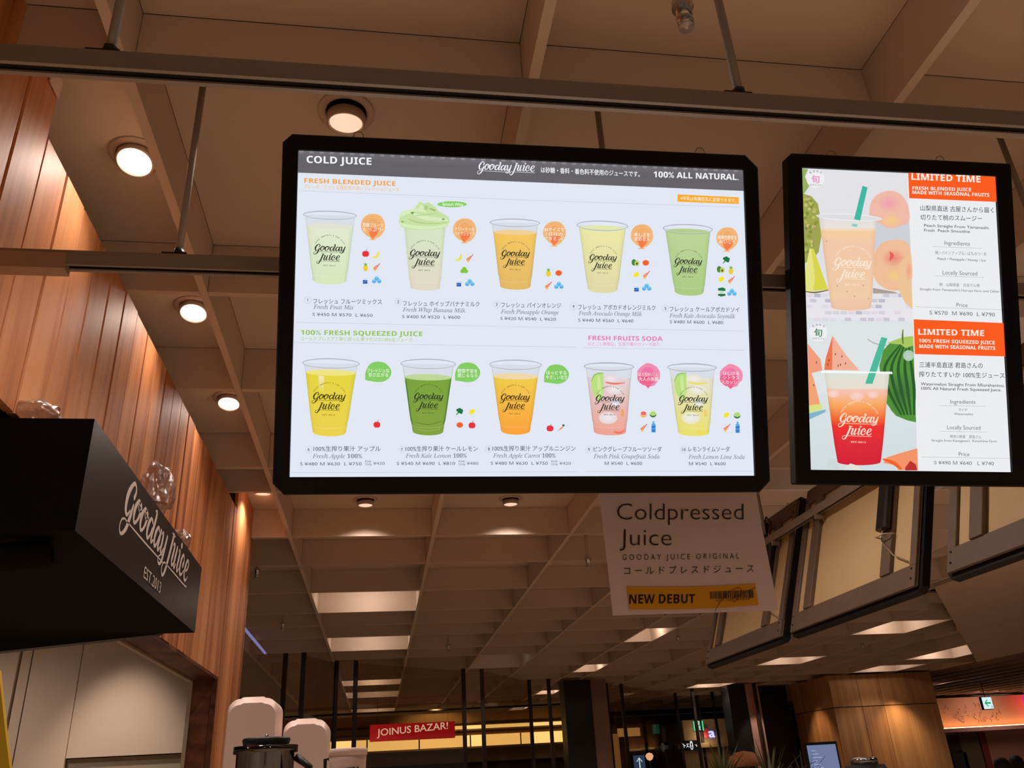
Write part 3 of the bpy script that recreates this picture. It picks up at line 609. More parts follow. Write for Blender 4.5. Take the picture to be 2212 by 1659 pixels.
CAP = [(1, 665, 648, 'フレッシュ フルーツミックス', 677, 656.2, 825, 658, 'Fresh Fruit Mix', 677, 667, 764, 668.7, 'S ¥450 M ¥570  L ¥650', 675, 682.3, 805, 684.8),
 (2, 860.5, 652, 'フレッシュ ホイップバナナミルク', 871, 661, 1036, 663, 'Fresh Whip Banana Milk', 870, 673, 1006, 675.3, 'S ¥400 M ¥520  L ¥600', 869, 687.4, 994, 689),
 (3, 1073, 658, 'フレッシュ パインオレンジ', 1083, 664.6, 1212, 666, 'Fresh Pineapple Orange', 1082, 677.6, 1207, 679.5, 'S ¥420 M ¥540  L ¥620', 1081, 691.2, 1201, 693.3),
 (4, 1239, 662, 'フレッシュ アボカドオレンジミルク', 1249, 669, 1416, 671, 'Fresh Avocado Orange Milk', 1250, 681, 1387, 683, 'S ¥440 M ¥560  L ¥640', 1249, 695, 1368, 697),
 (5, 1437.5, 666.5, 'フレッシュ ケールアボカドソイ', 1447, 673.4, 1597, 675.2, 'Fresh Kale Avocado Soymilk', 1446, 686, 1588, 688, 'S ¥480 M ¥600  L ¥680', 1447, 698.7, 1562, 700.4),
 (6, 666.5, 971, '100%生搾り果汁 アップル', 677, 975, 822, 975, 'Fresh Apple 100%', 675, 989.5, 782, 989.7, 'S ¥480 M ¥630  L ¥750', 648, 1005.5, 781, 1005.3),
 (7, 868, 971.5, '100%生搾り果汁 ケールレモン', 876, 975, 1032, 975, 'Fresh Kale Lemon 100%', 876, 988.7, 1008, 988.7, 'S ¥540 M ¥690  L ¥810', 857, 1004.6, 983, 1004.4),
 (8, 1056, 970, '100%生搾り果汁 アップルニンジン', 1064, 974.5, 1243, 974.5, 'Fresh Apple Carrot 100%', 1065, 988.5, 1200, 988.5, 'S ¥480 M ¥630  L ¥750', 1060, 1004, 1183, 1004),
 (9, 1272, 971, 'ピンクグレープフルーツソーダ', 1282, 976, 1429, 976.4, 'Fresh Pink Grapefruit Soda', 1282, 990, 1424, 990.5, 'M ¥540  L ¥600', 1306, 1004.3, 1387, 1004.4),
 (10, 1477, 971.5, 'レモンライムソーダ', 1487, 976, 1576, 976.3, 'Fresh Lemon Lime Soda', 1487, 991, 1608, 991.5, 'M ¥540  L ¥600', 1488, 1005, 1567, 1005.2)]
for c in CAP:
    q = Print(PXM, Z1); q.ring(c[1], c[2], 7.4, 7.4, .6, (190, 194, 206)); d = glyphs(str(c[0]))
    q.text(str(c[0]), c[1], c[2]+3.2, 0, 0, 6.4, GREY, .03, fit=False, center=True)
    q.text(c[3], *c[4:8], 11, GREY, .018, JP); q.text(mathit(c[8]), *c[9:13], 8.8, GREYL, .014); q.text(c[13], *c[14:18], 6.6, (112, 114, 128), .012)
    if c[0] in (6, 7, 8):
        x = c[16]+8; q.text('Kids', x, 998.6, x+13, 998.6, 4.6, GREYL, .02); q.text('Only', x, 1005, x+14, 1005, 4.6, GREYL, .02); q.text('¥480' if c[0] == 7 else '¥420', x+17, 1004, x+42, 1004, 6, GREYL, .02)
    q.build('caption_text', BACKLIT, mpan)

# ---- print of the small board
q = Print(PXS, .0003); q.poly([(1960.5, 374), (2147.5, 382.3), (2183.3, 1019.5), (1982.7, 1017)], (236, 237, 240)); q.build('text_background', BACKLIT, span)
def cupS(q, xl, xr, yr, bl, br, yb, stops, glassc, rimc):
    cx = (xl+xr)/2
    P = []; c = []; n = len(stops)
    for i, (y, col) in enumerate(stops):
        t = (y-yr)/(yb-yr); a = xl+6+(bl-xl-6)*t; b = xr-6+(br-xr+6)*t
        if t > .9: a += 1.5; b -= 1.5
        for u in (-1, -.8, 0, .85, 1):
            x = (a+b)/2+(b-a)/2*u; P.append((x, y+(1-u*u)*(5 if i else 0)*t)); e = .95 if abs(u) == 1 else 1; c.append(tuple(v*e for v in col))
    q.tri(P, [(i*5+j, i*5+j+1, (i+1)*5+j+1, (i+1)*5+j) for i in range(n-1) for j in range(4)], c)
    a, b, yy = bl+1.5, br-1.5, yb
    q.poly([(a, yy)]+[((a+b)/2-(b-a)/2*math.cos(PI*i/10), yy+7*math.sin(PI*i/10)) for i in range(1, 10)]+[(b, yy)], stops[-1][1])
q = Print(PXS, Z1)
q.poly([(1730.5, 363.5), (1960, 374), (1972, 692.5), (1740.3, 686)], (226, 226, 230)); q.tri([(1735, 540), (1966, 540), (1972, 692.5), (1740.3, 686)], [(0, 1, 2, 3)], [(222, 221, 228)]*2+[(232, 230, 234)]*2)
q.poly([(1888, 470), (1964, 480), (1967, 540), (1890, 560)], (206, 208, 216))
for i in range(5):
    for j in range(14):
        x = 1742+j*16.5+(i % 2)*7; y = 634+i*11+i*i*.5
        if x < 1960 and random.random() < .62: q.poly([(x, y), (min(x+14, 1968), y+.5), (min(x+14, 1968), y+8), (x, y+7.5)], random.choice([(206, 200, 212), (214, 210, 220), (190, 188, 204), (222, 218, 228), (228, 214, 224)]))
q.build('picture_background', BACKLIT, span)
q = Print(PXS, Z2)
q.poly([(1731, 364), (1745, 366), (1738, 382), (1748, 402), (1733, 424)], (150, 176, 96)); q.poly([(1733, 418), (1752, 424), (1766, 440), (1772, 470), (1774, 510), (1768, 545), (1758, 556), (1737, 570)], (158, 166, 84))
for i in range(60):
    x = random.uniform(1736, 1768); y = random.uniform(424, 550)
    if x < 1748+18*math.sin((y-415)/140*PI): q.ell(x, y, random.uniform(3, 5), random.uniform(3, 5), random.choice([(176, 186, 84), (200, 190, 120), (140, 150, 62), (190, 200, 96), (166, 150, 100), (130, 140, 70)]), 0, 7)
q.poly([(1748, 537), (1757, 538), (1788, 626), (1738, 630), (1736, 600)], (216, 212, 76)); q.poly([(1748, 537), (1752, 538), (1760, 600), (1756, 629), (1738, 630), (1736, 600)], (228, 226, 130)); q.stroke([(1738, 630, 2), (1760, 632, 3), (1788, 627, 2)], (110, 96, 50))
q.build('pineapple_picture', BACKLIT, span)
q = Print(PXS, Z2)
for pts, cc, c2 in (([(1877, 470), (1880, 440), (1895, 420), (1922, 412), (1945, 420), (1961, 444), (1963, 480), (1940, 487), (1905, 483), (1880, 476)], (240, 186, 168), (240, 160, 176)),
                    ([(1890, 545), (1905, 525), (1930, 518), (1956, 522), (1966, 540), (1970, 600), (1955, 622), (1930, 628), (1905, 620), (1888, 600), (1884, 570)], (238, 190, 150), (236, 130, 120))):
    q.poly(smooth(pts, 3), cc); x = sum(a[0] for a in pts)/len(pts); y = sum(a[1] for a in pts)/len(pts)
    q.ell(x+4, y-14, 28, 20, cc, 0, 18, c2); q.ell(x+8, y+24, 26, 16, cc, 0, 16, (244, 206, 128))
q.stroke([(1922, 545, 3), (1926, 552, 8), (1922, 562, 3)], (228, 96, 92))
q.poly([(1938, 590), (1944, 568), (1956, 554), (1967, 550), (1970.5, 668), (1955, 655), (1942, 630)], (238, 196, 150)); q.ell(1962, 585, 8, 24, (238, 196, 150), 0, 14, (240, 158, 138)); q.poly([(1885, 622), (1930, 630), (1940, 634), (1885, 634)], (170, 158, 150))
q.build('peach_picture', BACKLIT, span)
q = Print(PXS, Z3)
cupS(q, 1762, 1898, 470, 1794, 1882, 664, [(470, (226, 222, 222)), (492, (234, 226, 218)), (500, (246, 206, 160)), (530, (243, 200, 170)), (590, (240, 202, 166)), (640, (241, 204, 168)), (664, (238, 196, 166))], None, None)
q.ell(1833, 470, 68, 6, (222, 222, 226), .05); q.ring(1833, 470, 70, 6.5, 2.2, (236, 236, 238), .05); q.poly([(1862, 402), (1873, 405.5), (1857, 477), (1844, 474)], (66, 184, 160)); q.poly([(1840, 483), (1852, 485), (1850, 491), (1838, 489)], (140, 208, 200))
for x, y in ((1785, 522), (1808, 618), (1829, 630), (1864, 617), (1845, 640), (1875, 645)): q.ell(x, y, 1.2, 2.2, (200, 150, 120), 0, 7)
logo(q, 1802, 556, 62/950, (250, 232, 214), .03, arc='FRESH SMOOTHIE & RAW JUICE', est='EST.2013', sy=.068); q.build('cup_picture', BACKLIT, span)
q = Print(PXS, Z1)
q.poly([(1740.3, 686.5), (1972, 693), (1982.5, 1017), (1749.5, 1014.5)], (222, 228, 230)); q.tri([(1745, 850), (1976, 850), (1982.5, 1017), (1749.5, 1014.5)], [(0, 1, 2, 3)], [(218, 226, 228)]*2+[(210, 220, 222)]*2)
q.build('picture_background', BACKLIT, span)
q = Print(PXS, Z2)
q.poly([(1744, 742), (1772, 776), (1776, 800), (1745, 808)], (242, 158, 124)); q.poly([(1798, 725), (1828, 768), (1856, 800), (1782, 799), (1780, 790)], (242, 176, 150)); q.poly([(1798, 725), (1797, 799), (1780, 799), (1783, 775)], (236, 118, 82)); q.poly([(1745, 786), (1758, 820), (1772, 876), (1746, 880)], (242, 164, 118))
q.poly([(1746, 876), (1774, 872), (1776, 884), (1747, 892)], (216, 226, 130)); q.poly([(1747, 893), (1783, 884), (1783, 890), (1748, 906)], (130, 180, 204))
for x, y in ((1763, 783), (1790, 778), (1788, 787), (1804, 765), (1818, 770), (1826, 785), (1810, 790), (1815, 788), (1757, 832)): q.ell(x, y, 1.2, 2.6, (110, 60, 50), 0, 7)
q.build('watermelon_slice_picture', BACKLIT, span); q = Print(PXS, Z2)
q.poly([(1908, 1000), (1915, 988), (1940, 980), (1981, 968), (1982.3, 1016), (1940, 1015), (1935, 1005)], (244, 148, 104)); q.stroke([(1908, 992, 4), (1930, 1000, 8), (1945, 1012, 6)], (242, 100, 40)); q.poly([(1955, 1010), (1966, 995), (1978, 1003), (1981, 1016), (1955, 1016)], (190, 50, 50))
q.build('watermelon_slice_picture', BACKLIT, span)
q = Print(PXS, Z2)
q.poly([(1972, 733), (1948, 730), (1924, 738), (1908, 756), (1899, 790), (1903, 830), (1915, 872), (1935, 898), (1960, 908), (1978.5, 912), (1976, 840), (1973.5, 770)], (84, 146, 62)); q.ell(1945, 850, 30, 50, (84, 146, 62), 0, 16, (62, 108, 56))
for dx in (0, 14, 28, 42, 56): q.stroke([(1950+dx*.2, 738, 2), (1912+dx, 790, 6), (1918+dx, 840, 7), (1946+dx*.5, 895, 4)], (46, 92, 44), 6)
q.ell(1962, 768, 12, 12, (170, 200, 176), 0, 12, (190, 214, 196)); q.poly([(1915, 741), (1940, 744), (1950, 728), (1972, 726), (1973, 746), (1956, 752), (1945, 744)], (170, 200, 96)); q.stroke([(1950, 712, 2), (1949, 726, 4), (1950, 742, 3)], (110, 130, 70)); q.stroke([(1874, 733, 1.4), (1890, 742, 1.6), (1915, 746, 1.4)], (150, 150, 130))
q.build('watermelon_picture', BACKLIT, span)
q = Print(PXS, Z3)
cupS(q, 1774, 1926, 806, 1807, 1903, 998, [(806, (222, 226, 216)), (838, (232, 222, 206)), (842, (246, 196, 176)), (872, (250, 170, 100)), (905, (244, 100, 50)), (920, (238, 52, 50)), (960, (222, 44, 58)), (998, (214, 36, 56))], None, None)
q.poly([(1772, 801), (1926, 803), (1927, 808), (1774, 806)], (240, 242, 240)); q.poly([(1903, 728), (1916, 731), (1884, 829), (1868, 829)], (78, 186, 156)); q.poly([(1772, 801.5), (1926, 803.5), (1926, 806), (1774, 804.5)], (248, 250, 248))
for x, y, r in ((1800, 850, 14), (1850, 855, 16), (1885, 852, 12)): q.ell(x, y, r, r*.7, (246, 196, 176), 0, 12, (250, 214, 204))
q.poly([(1822, 1012), (1836, 1001), (1852, 1006), (1862, 1016)], (226, 226, 216)); q.poly([(1783, 1010), (1790, 990), (1806, 994), (1812, 1014)], (206, 216, 214))
logo(q, 1814, 892, 64/950, (255, 226, 206), .03, arc='FRESH SMOOTHIE & RAW JUICE', est='EST.2013', sy=.072); q.build('cup_picture', BACKLIT, span)
for (cx, cy, cc) in ((1760, 387, (240, 140, 190)), (1766, 718, (52, 130, 84))):
    q = Print(PXS, .0034); q.ell(cx, cy, 19.5, 20, (238, 238, 240)); q.text('旬', cx-8.5, cy+9, cx+8.5, cy+9.4, 16, cc, .025, JP)
    for i, ch in enumerate('期間限定'):
        q.text(ch, cx-13+i*7.6, cy-11-(2.5 if i in (1, 2) else 0), cx-8.5+i*7.6, cy-10.8-(2.5 if i in (1, 2) else 0), 4.6, (130, 130, 134), .01, JP)
    q.text('のオススメ', cx-12, cy+15.6, cx+13, cy+16, 4.4, (110, 130, 118), .01, JP); q.build('season_badge', BACKLIT, span)
for B, lines in ((((1960, 374.2), (2148, 382.6), (2152, 437), (1962.5, 429)), (('LIMITED TIME', 1967, 389, 2116, 395, 14), ('FRESH BLENDED JUICE', 1969, 410.6, 2096, 414, 7.2), ('MADE WITH SEASONAL FRUITS', 1969, 419.5, 2135, 425.8, 7.2))),
                 (((1972, 690), (2166, 698), (2170, 770), (1974.5, 765)), (('LIMITED TIME', 1982, 723, 2124, 726, 12.5), ('100% FRESH SQUEEZED JUICE', 1983, 739.5, 2147, 744, 7.4), ('MADE WITH SEASONAL FRUITS', 1984, 751.6, 2148, 756, 7.6)))):
    q = Print(PXS, .0034); q.poly(B, (252, 92, 32))
    for l in lines: q.text(bold(l[0]), *l[1:6], (252, 236, 226), .008, BH)
    q.build('limited_time_label', BACKLIT, span)
q = Print(PXS, Z1); DK = (70, 70, 78); MD = (120, 120, 128)
for t, *a, cc, of, rf in (('山梨県直送 古屋さんから届く', 1988, 455, 2146, 460, 11.5, DK, .008, JP), ('切りたて桃のスムージー', 1988, 475, 2121, 478, 11.5, DK, .008, JP), ('Peach Straight From Yamanashi.', 1996, 489.6, 2137, 495, 6, DK, .012, 'H'), ('Fresh  Peach Smoothie', 1996, 500, 2095, 503, 6, DK, .012, 'H'),
    ('Ingredients', 2040, 528.6, 2095, 530.6, 8.6, MD, .002, 'H'), ('桃 / パインアップル / はちみつ / 氷', 2020, 549.5, 2131, 552.5, 7.6, MD, .002, JP), ('Peach / Pineapple / Honey / Ice', 2025, 561, 2129, 565, 5.2, MD, .02, 'H'), ('Locally Sourced', 2036, 592.6, 2111, 595, 8.6, MD, .002, 'H'),
    ('桃　山梨県産　古谷さん他', 2029, 618, 2116, 620, 7, MD, .004, JP), ("Straight from Yamanashi's Huruya Farm and Other", 1987, 626.6, 2159, 632, 5, MD, .012, 'H'), ('Price', 2066, 662.4, 2090, 663.4, 8.4, MD, .002, 'H'), ('S ¥570  M ¥690  L ¥790', 2008, 679, 2149, 683.5, 8, MD, .012, 'H'),
    ('三浦半島直送 君島さんの', 1986, 793.5, 2123, 795.5, 11.5, DK, .008, JP), ('搾りたてすいか 100%生ジュース', 1985, 814, 2170, 817, 11.5, DK, .008, JP), ('Watermelon Straight From Miurahantou.', 1989, 832, 2170, 835.5, 6.2, DK, .012, 'H'), ('100% All Natural Fresh Squeezed Juice.', 1990, 841.6, 2163, 845.2, 6.2, DK, .012, 'H'),
    ('Ingredients', 2053, 871.6, 2107, 872, 8.4, MD, .002, 'H'), ('すいか', 2071, 888, 2090, 888.4, 6.4, MD, .01, JP), ('Watermelon', 2061, 896.2, 2102, 896.8, 5, MD, .012, 'H'), ('Locally Sourced', 2046, 927, 2118, 928, 8.4, MD, .002, 'H'), ('神奈川県産　君島さん', 2052, 946, 2120, 947, 6.8, MD, .004, JP),
    ("Straight from Kanagawa's  Kimishima Farm", 2012, 953.4, 2153, 955.4, 5, MD, .012, 'H'), ('Price', 2071, 984.7, 2094, 985.2, 8.4, MD, .002, 'H'), ('S ¥490 M ¥640   L ¥740', 2018, 1002.7, 2147, 1004.8, 7.4, MD, .01, 'H')):
    q = Print(PXS, Z1); q.text(t, *a, cc, of*.6+.002, rf); q.build('caption_text', BACKLIT, span)
q = Print(PXS, Z1)
for i, a in enumerate(((2014, 532, 2121, 536), (2019, 594.8, 2126, 599), (1977, 662, 2163, 668.5), (2030, 875.5, 2130, 877), (2032, 931, 2133, 932.6), (1990, 986.5, 2181, 989.5))): q = Print(PXS, Z1); q.poly([(a[0], a[1]), (a[2], a[3]), (a[2], a[3]+.8), (a[0], a[1]+.8)], (180, 180, 188)); q.build('rule_line', BACKLIT, span)

# ------------------------------------------------------------ paper poster hanging under the large board
po = thing('paper_poster', 'white paper poster reading Coldpressed Juice with a yellow NEW DEBUT strip', 'poster')
U, N, V = basis(.046, -.018, .010)
po.matrix_world = Matrix(((U[0], N[0], V[0], .680), (U[1], N[1], V[1], 1.775), (U[2], N[2], V[2], .443+G), (0, 0, 0, 1)))
PXP = homog([(1292, 1068), (1634, 1066), (1682, 1320), (1327, 1327)], [(-.1925, .1355), (.1925, .1355), (.1925, -.1355), (-.1925, -.1355)])
m = MB(); n = 10; rows = 24; vv = []
def bendy(u, v): return .010*(v/.27)**2*(1 if v < 0 else .3)
for j in range(rows+1):
    v = -.1355+(.1355+.170)*j/rows
    for i in range(n+1): vv.append((-.1925+.385*i/n, bendy(-.1925+.385*i/n, v), v))
fs = [(j*(n+1)+i, j*(n+1)+i+1, (j+1)*(n+1)+i+1, (j+1)*(n+1)+i) for j in range(rows) for i in range(n)]
m.add(vv, fs, 0, True); m.build('sheet', mat('poster_paper', (232, 210, 206), .85, spec=.1), po)
class Bent(Print):
    def tri(s, pts, faces, cols):
        k = len(s.v); Print.tri(s, pts, faces, cols)
        for i in range(k, len(s.v)): x, y, z = s.v[i]; s.v[i] = (x, y+bendy(x, z)-.0014, z)
INKP = (58, 40, 40)
q = Bent(PXP, .0002); q.text('Coldpressed', 1331, 1124.5, 1607, 1123, 36, INKP, -.012); q.build('poster_text', INK, po)
q = Bent(PXP, .0002); q.text('Juice', 1338, 1180, 1449, 1180, 36, INKP, -.012); q.build('poster_text', INK, po)
q = Bent(PXP, .0002)
q.text('G O O D A Y   J U I C E   O R I G I N A L', 1344, 1211, 1596, 1208.5, 11.5, INKP, -.004); q.text('コ ー ル ド プ レ ス ド ジ ュ ー ス', 1348, 1243, 1628, 1238.5, 17, INKP, 0, JP); q.build('poster_text', INK, po)
q = Bent(PXP, .0002); q.poly([(1354, 1267), (1400, 1268), (1470, 1268.5), (1540, 1267), (1631, 1262.5), (1638, 1308), (1560, 1313), (1480, 1315.5), (1361, 1315)], (226, 160, 20)); q.build('yellow_strip', INK, po)
q = Bent(PXP, .0006); q.text(bold('NEW DEBUT'), 1360, 1303, 1500, 1303, 19, (40, 26, 20), .006, BH)
x = 1532
while x < 1624:
    wd = random.choice([.8, 1.2, 1.8, 2.4]); q.poly([(x, 1279+(x-1532)*-.03), (x+wd, 1279+(x-1532)*-.03), (x+wd+1, 1294+(x-1532)*-.02), (x+1, 1295+(x-1532)*-.02)], (60, 44, 24)); x += wd+random.choice([.8, 1.2, 1.8])
q.text('4571167 001534', 1544, 1300.5, 1618, 1297.5, 4.6, (90, 70, 30), 0)
q.stroke([(1544, 1321, 1), (1550, 1308, 1), (1568, 1284, 1), (1590, 1272, 1), (1600, 1276, 1), (1594, 1292, 1), (1584, 1301, 1.2), (1583, 1293, 1), (1600, 1285, 1), (1630, 1271, 1)], (56, 36, 26), 8); q.build('strip_print', INK, po)
MB().box((-.06, -.052, .155), (.06, .004, .172)).build('tape', mat('tape', (200, 186, 176), .4), po)

# ------------------------------------------------------------ boards seen from behind
BOARD = mat('pale_plywood', (216, 190, 140), .7, noise=.1, scale=5); BRACE = mat('weathered_brace', (112, 94, 80), .6, noise=.25, scale=14)
def back_board(yc, label, seed):
    rnd = random.Random(seed)
    Wd, Hd = 1.03, .728
    t, pn = lightbox('menu_board', label, 'boards seen from behind', (2.0+.126, yc, .54+.378), PI/2, TILT, 0, Wd, Hd, (.03, .03, .03, .03), (.02, .02, .02, .02))
    Y0, Y1 = .0265, .033
    MB().box((-Wd/2-.005, Y0, -Hd/2-.005), (Wd/2+.005, Y1, Hd/2+.005)).build('back_sheet', BOARD, t)
    def bar(x0, x1, z0, z1, d=.012, nm='brace', mt=BRACE): return MB().bbox((x0, Y1, z0), (x1, Y1+d, z1), .002).build(nm, mt, t)
    bar(-Wd/2-.01, Wd/2+.01, -Hd/2-.012, -Hd/2+.075); bar(-Wd/2-.01, Wd/2+.01, Hd/2-.075, Hd/2+.012)
    bar(-Wd/2-.012, -Wd/2+.03, -Hd/2+.076, Hd/2-.076); bar(Wd/2-.035, Wd/2+.012, -Hd/2+.076, Hd/2-.076)
    bar(Wd/2-.19, Wd/2-.12, -Hd/2+.076, Hd/2-.076, .02); bar(-Wd/2+.16, -Wd/2+.23, -Hd/2+.076, Hd/2-.076, .02)
    for x in (-Wd/2+.012, Wd/2-.012):
        for z in (-Hd/2+.02, -Hd/2+.06, Hd/2-.02, Hd/2-.06): MB().lathe([(.004, 0), (.004, .004)], 8).build('screw', DARKM, t, (x, Y1+.012, z), (-PI/2, 0, 0))
    # transformer box and its cords on the near upright
    xa = -Wd/2+.195
    MB().bbox((xa-.035, Y1+.021, -.10), (xa+.035, Y1+.055, .16), .008).build('transformer_box', DARKM, t)
    MB().tube([(xa, Y1+.04, .16), (xa+.01, Y1+.05, .22), (xa-.01, Y1+.06, .28), (xa+.05, Y1+.07, .33), (xa+.09, Y1+.06, .30), (xa+.07, Y1+.07, .22), (xa+.1, Y1+.06, .2)], .004, 6).build('cord', SLOT, t)
    MB().tube([(xa, Y1+.04, -.10), (xa+.02, Y1+.03, -.14), (xa-.06, Y1+.02, -.22), (xa-.16, Y1+.015, -.27)], .003, 6).build('cord', mat('pale_cord', (176, 160, 140), .6), t)
    MB().bbox((xa+.06, Y1+.04, .22), (xa+.1, Y1+.08, .30), .006).build('plug', SLOT, t)
    MB().tube([(xa+.045, Y1+.012, -.12), (xa+.03, Y1+.05, -.13), (xa-.03, Y1+.05, -.13), (xa-.045, Y1+.012, -.12)], .003, 6).build('cable_tie', mat('tie', (190, 176, 160), .5), t)
    for x in (-.34, .34):
        MB().tube([(x+.012*math.cos(a*PI/8), .02, Hd/2+.045+.012*math.sin(a*PI/8)) for a in range(16)], .0016, 6, closed=True).build('hanging_ring', METAL, t)
    return t
back_board(4.57, 'farthest of the boards seen from behind, its lower corner beside the paper poster', 1)
back_board(3.40, 'board seen from behind with a black transformer box, hanging under the LIMITED TIME menu board', 2)
back_board(2.15, 'board seen from behind cut off by the picture edge, nearest of that row', 3)
for y, w_ in ((4.2, 'farther clip of the farthest'), (4.88, 'outer clip of the farthest'), (3.1, 'nearer clip of the middle'), (3.7, 'farther clip of the middle')):
    tag(MB().box((2.094, y-.012, 1.076+G), (2.13, y+.012, 1.098+G)).tube([(2.12, y, 1.085+G), (2.15, y, 1.05+G)], .003, 6).build('hanger_clip', METAL), 'small steel clip, '+w_+' board seen from behind', 'clip')

# ------------------------------------------------------------ black sign housing on the wood wall
sb = thing('sign_housing', 'long black metal sign housing lettered Gooday Juice on the cedar wall', 'sign')
BOXM = [mat('matt_black', (27, 24, 24), .85, spec=.05), mat('satin_black', (34, 33, 36), .38, spec=.35)]
m = MB(); a = (-1.7, 2.0); b = (-.7, 3.41)
m.add([(-1.7, 2.0, .57+G), (-.7, 2.0, .57+G), (-.7, 3.41, .568+G), (-1.7, 3.41, .568+G), (-1.7, 2.0, .85+G), (-.7, 2.0, .85+G), (-.7, 3.41, .816+G), (-1.7, 3.41, .816+G)],
      [(3, 2, 1, 0), (4, 5, 6, 7), (0, 1, 5, 4), (1, 2, 6, 5), (2, 3, 7, 6), (3, 0, 4, 7)]); m.mi[3] = 1; m.build('body', BOXM, sb)
q = Print(lambda x, y: (x, y), .0006)
class SideMap: pass
q = Print(lambda x, y: (2.337+(x-350)*.0004, .822-(y-490)*.0004-(x-350)*.000006), .0006)
logo(q, 350, 490, 1, (214, 204, 196), 0, True)
q.text('EST.2013', 1020, 1040, 1560, 1040, 84, (214, 204, 196), .0)
o = q.build('sign_lettering', INK, sb); o.location = (-.6998, 0, G); o.rotation_euler = (0, 0, PI/2)
m = MB(); pr = []
for i in range(13): pr.append((3.39+.03*math.cos(2*PI*i/12), .565+.045*math.sin(2*PI*i/12)))
MB().prism([(-1.7, .495+G), (-.84, .566+G), (-.826, .575+G), (-.826, .60+G), (-1.7, .60+G)], 3.415, 3.46, 1).build('edge_bar', DARKM, sb)
# black spotlight under its near end
sl_ = thing('spotlight', 'black spotlight hanging below the near end of the black sign housing', 'light', (-.82, 2.06, .53+G), (0, math.radians(80), .15))
MB().lathe([(.0, -.09), (.032, -.09), (.034, -.03), (.034, .05), (.03, .055), (.028, .05), (0, .045)], 20).build('barrel', mat('matt_black', (27, 24, 24)), sl_)
MB().tube([(-.0, 0, .02), (-.05, 0, .02), (-.066, 0, -.01)], .006, 6).build('arm', DARKM, sl_)

def crumple(name, label, loc, sc, seed):
    import bmesh
    from mathutils import noise
    bm = bmesh.new(); bmesh.ops.create_icosphere(bm, subdivisions=4, radius=1)
    off = Vector((seed*7.3, seed, 0))
    for v in bm.verts:
        n = noise.noise(v.co*1.6+off)*.35+abs(noise.noise(v.co*4+off))*.22
        k = 1+n
        if v.co.z < -.35: k *= .75
        v.co = Vector((v.co.x*sc[0], v.co.y*sc[1], v.co.z*sc[2]))*k
    me = bpy.data.meshes.new(name); bm.to_mesh(me); bm.free(); me.materials.append(BAG)
    o = bpy.data.objects.new(name, me); COL.objects.link(o); o.location = loc; tag(o, label, 'plastic bag'); return o
crumple('plastic_bag', 'crumpled clear plastic bag standing on the far end of the black sign housing', (-.80, 3.0, .972+G), (.055, .075, .115), 1)
crumple('plastic_bag', 'small knot of clear plastic beside the crumpled bag, over the Juice lettering', (-.75, 3.22, .865+G), (.035, .045, .05), 3)
crumple('plastic_bag', 'scrap of clear plastic on the near end of the black sign housing', (-.86, 2.07, .885+G), (.05, .06, .035), 5)

# ------------------------------------------------------------ recessed downlights
def downlight(label, x, y, z=1.8, aim=(0, 0, -1), on=True, power=60, cone=110, bright=False, beam=None, first=[None]):
    if first[0] is None:
        t = thing('downlight', label, 'ceiling light', (x, y, z+G-.001), group='recessed downlights')
        MB().lathe([(.083, 0), (.083, -.004), (.062, -.007), (.058, -.002), (.058, 0)], 32).build('trim_ring', mat('ring_white', (206, 186, 168), .5), t)
        g = MB().lathe([(.056, -.002), (.056, -.030), (.052, -.033), (.049, -.03), (.046, -.008), (0, -.006)], 32).build('gimbal', mat('gimbal', (196, 176, 158), .35, .3), t)
        MB().lathe([(.047, -.026), (.0, -.020)], 28, cap=False).build('lens', LENS, g)
        first[0] = t
    else: t = dup(first[0], (x, y, z+G-.001), None, label)
    t['label'] = label
    g = [c for c in t.children if c.name.startswith('gimbal')][0]
    d = Vector(aim).normalized(); g.rotation_euler = Vector((0, 0, -1)).rotation_difference(d).to_euler(); g.location = d*.012
    if not bright:
        for l in g.children:
            l.data = l.data.copy(); l.data.materials[0] = LENSDIM
    if power: lamp('SPOT', (x+d.x*.045, y+d.y*.045, z-.001+d.z*.045), power, size=.035, cone=cone, blend=1 if beam else .6, aim=beam or d, name='downlight_beam')
    return t
A0 = (-.22, -.40, -1)
downlight('glowing downlight nearest the viewer in the coffers beside the cedar wall', -.765, 2.15, aim=(0, -.3, -1), beam=(.12, -.3, -1), power=15, cone=122, bright=True)
downlight('second glowing downlight along the cedar wall, just under the far steel rail', -.765, 3.06, aim=(0, -.3, -1), beam=(.12, -.3, -1), power=15, cone=122, bright=True)
downlight('third glowing downlight along the cedar wall, level with the bottom of the menu board', -.765, 3.95, aim=(0, -.3, -1), beam=(.12, -.3, -1), power=15, cone=122, bright=True)
downlight('farthest downlight along the cedar wall, at the lower left corner of the large menu board', -.77, 5.36, power=16, cone=140, aim=(0, .1, -1))
downlight('downlight above the large menu board, half hidden by the near steel rail', -.124, 1.91, power=40, cone=120, aim=(0, .1, -1))
downlight('unseen fill downlight added behind the large menu board', .895, 3.05, power=60, cone=150)  # added out of sight to light the backs of the boards
downlight('unseen fill downlight added behind the gap between the two lit menu boards', -.12, 4.0, power=26, cone=150)  # second added downlight, out of sight, also for fill
downlight('downlight seen just below the lower edge of the large menu board, toward the cedar wall', -.117, 5.62, power=22, cone=130)
downlight('downlight seen just below the middle of the large menu board', .895, 5.62, power=26, cone=130)
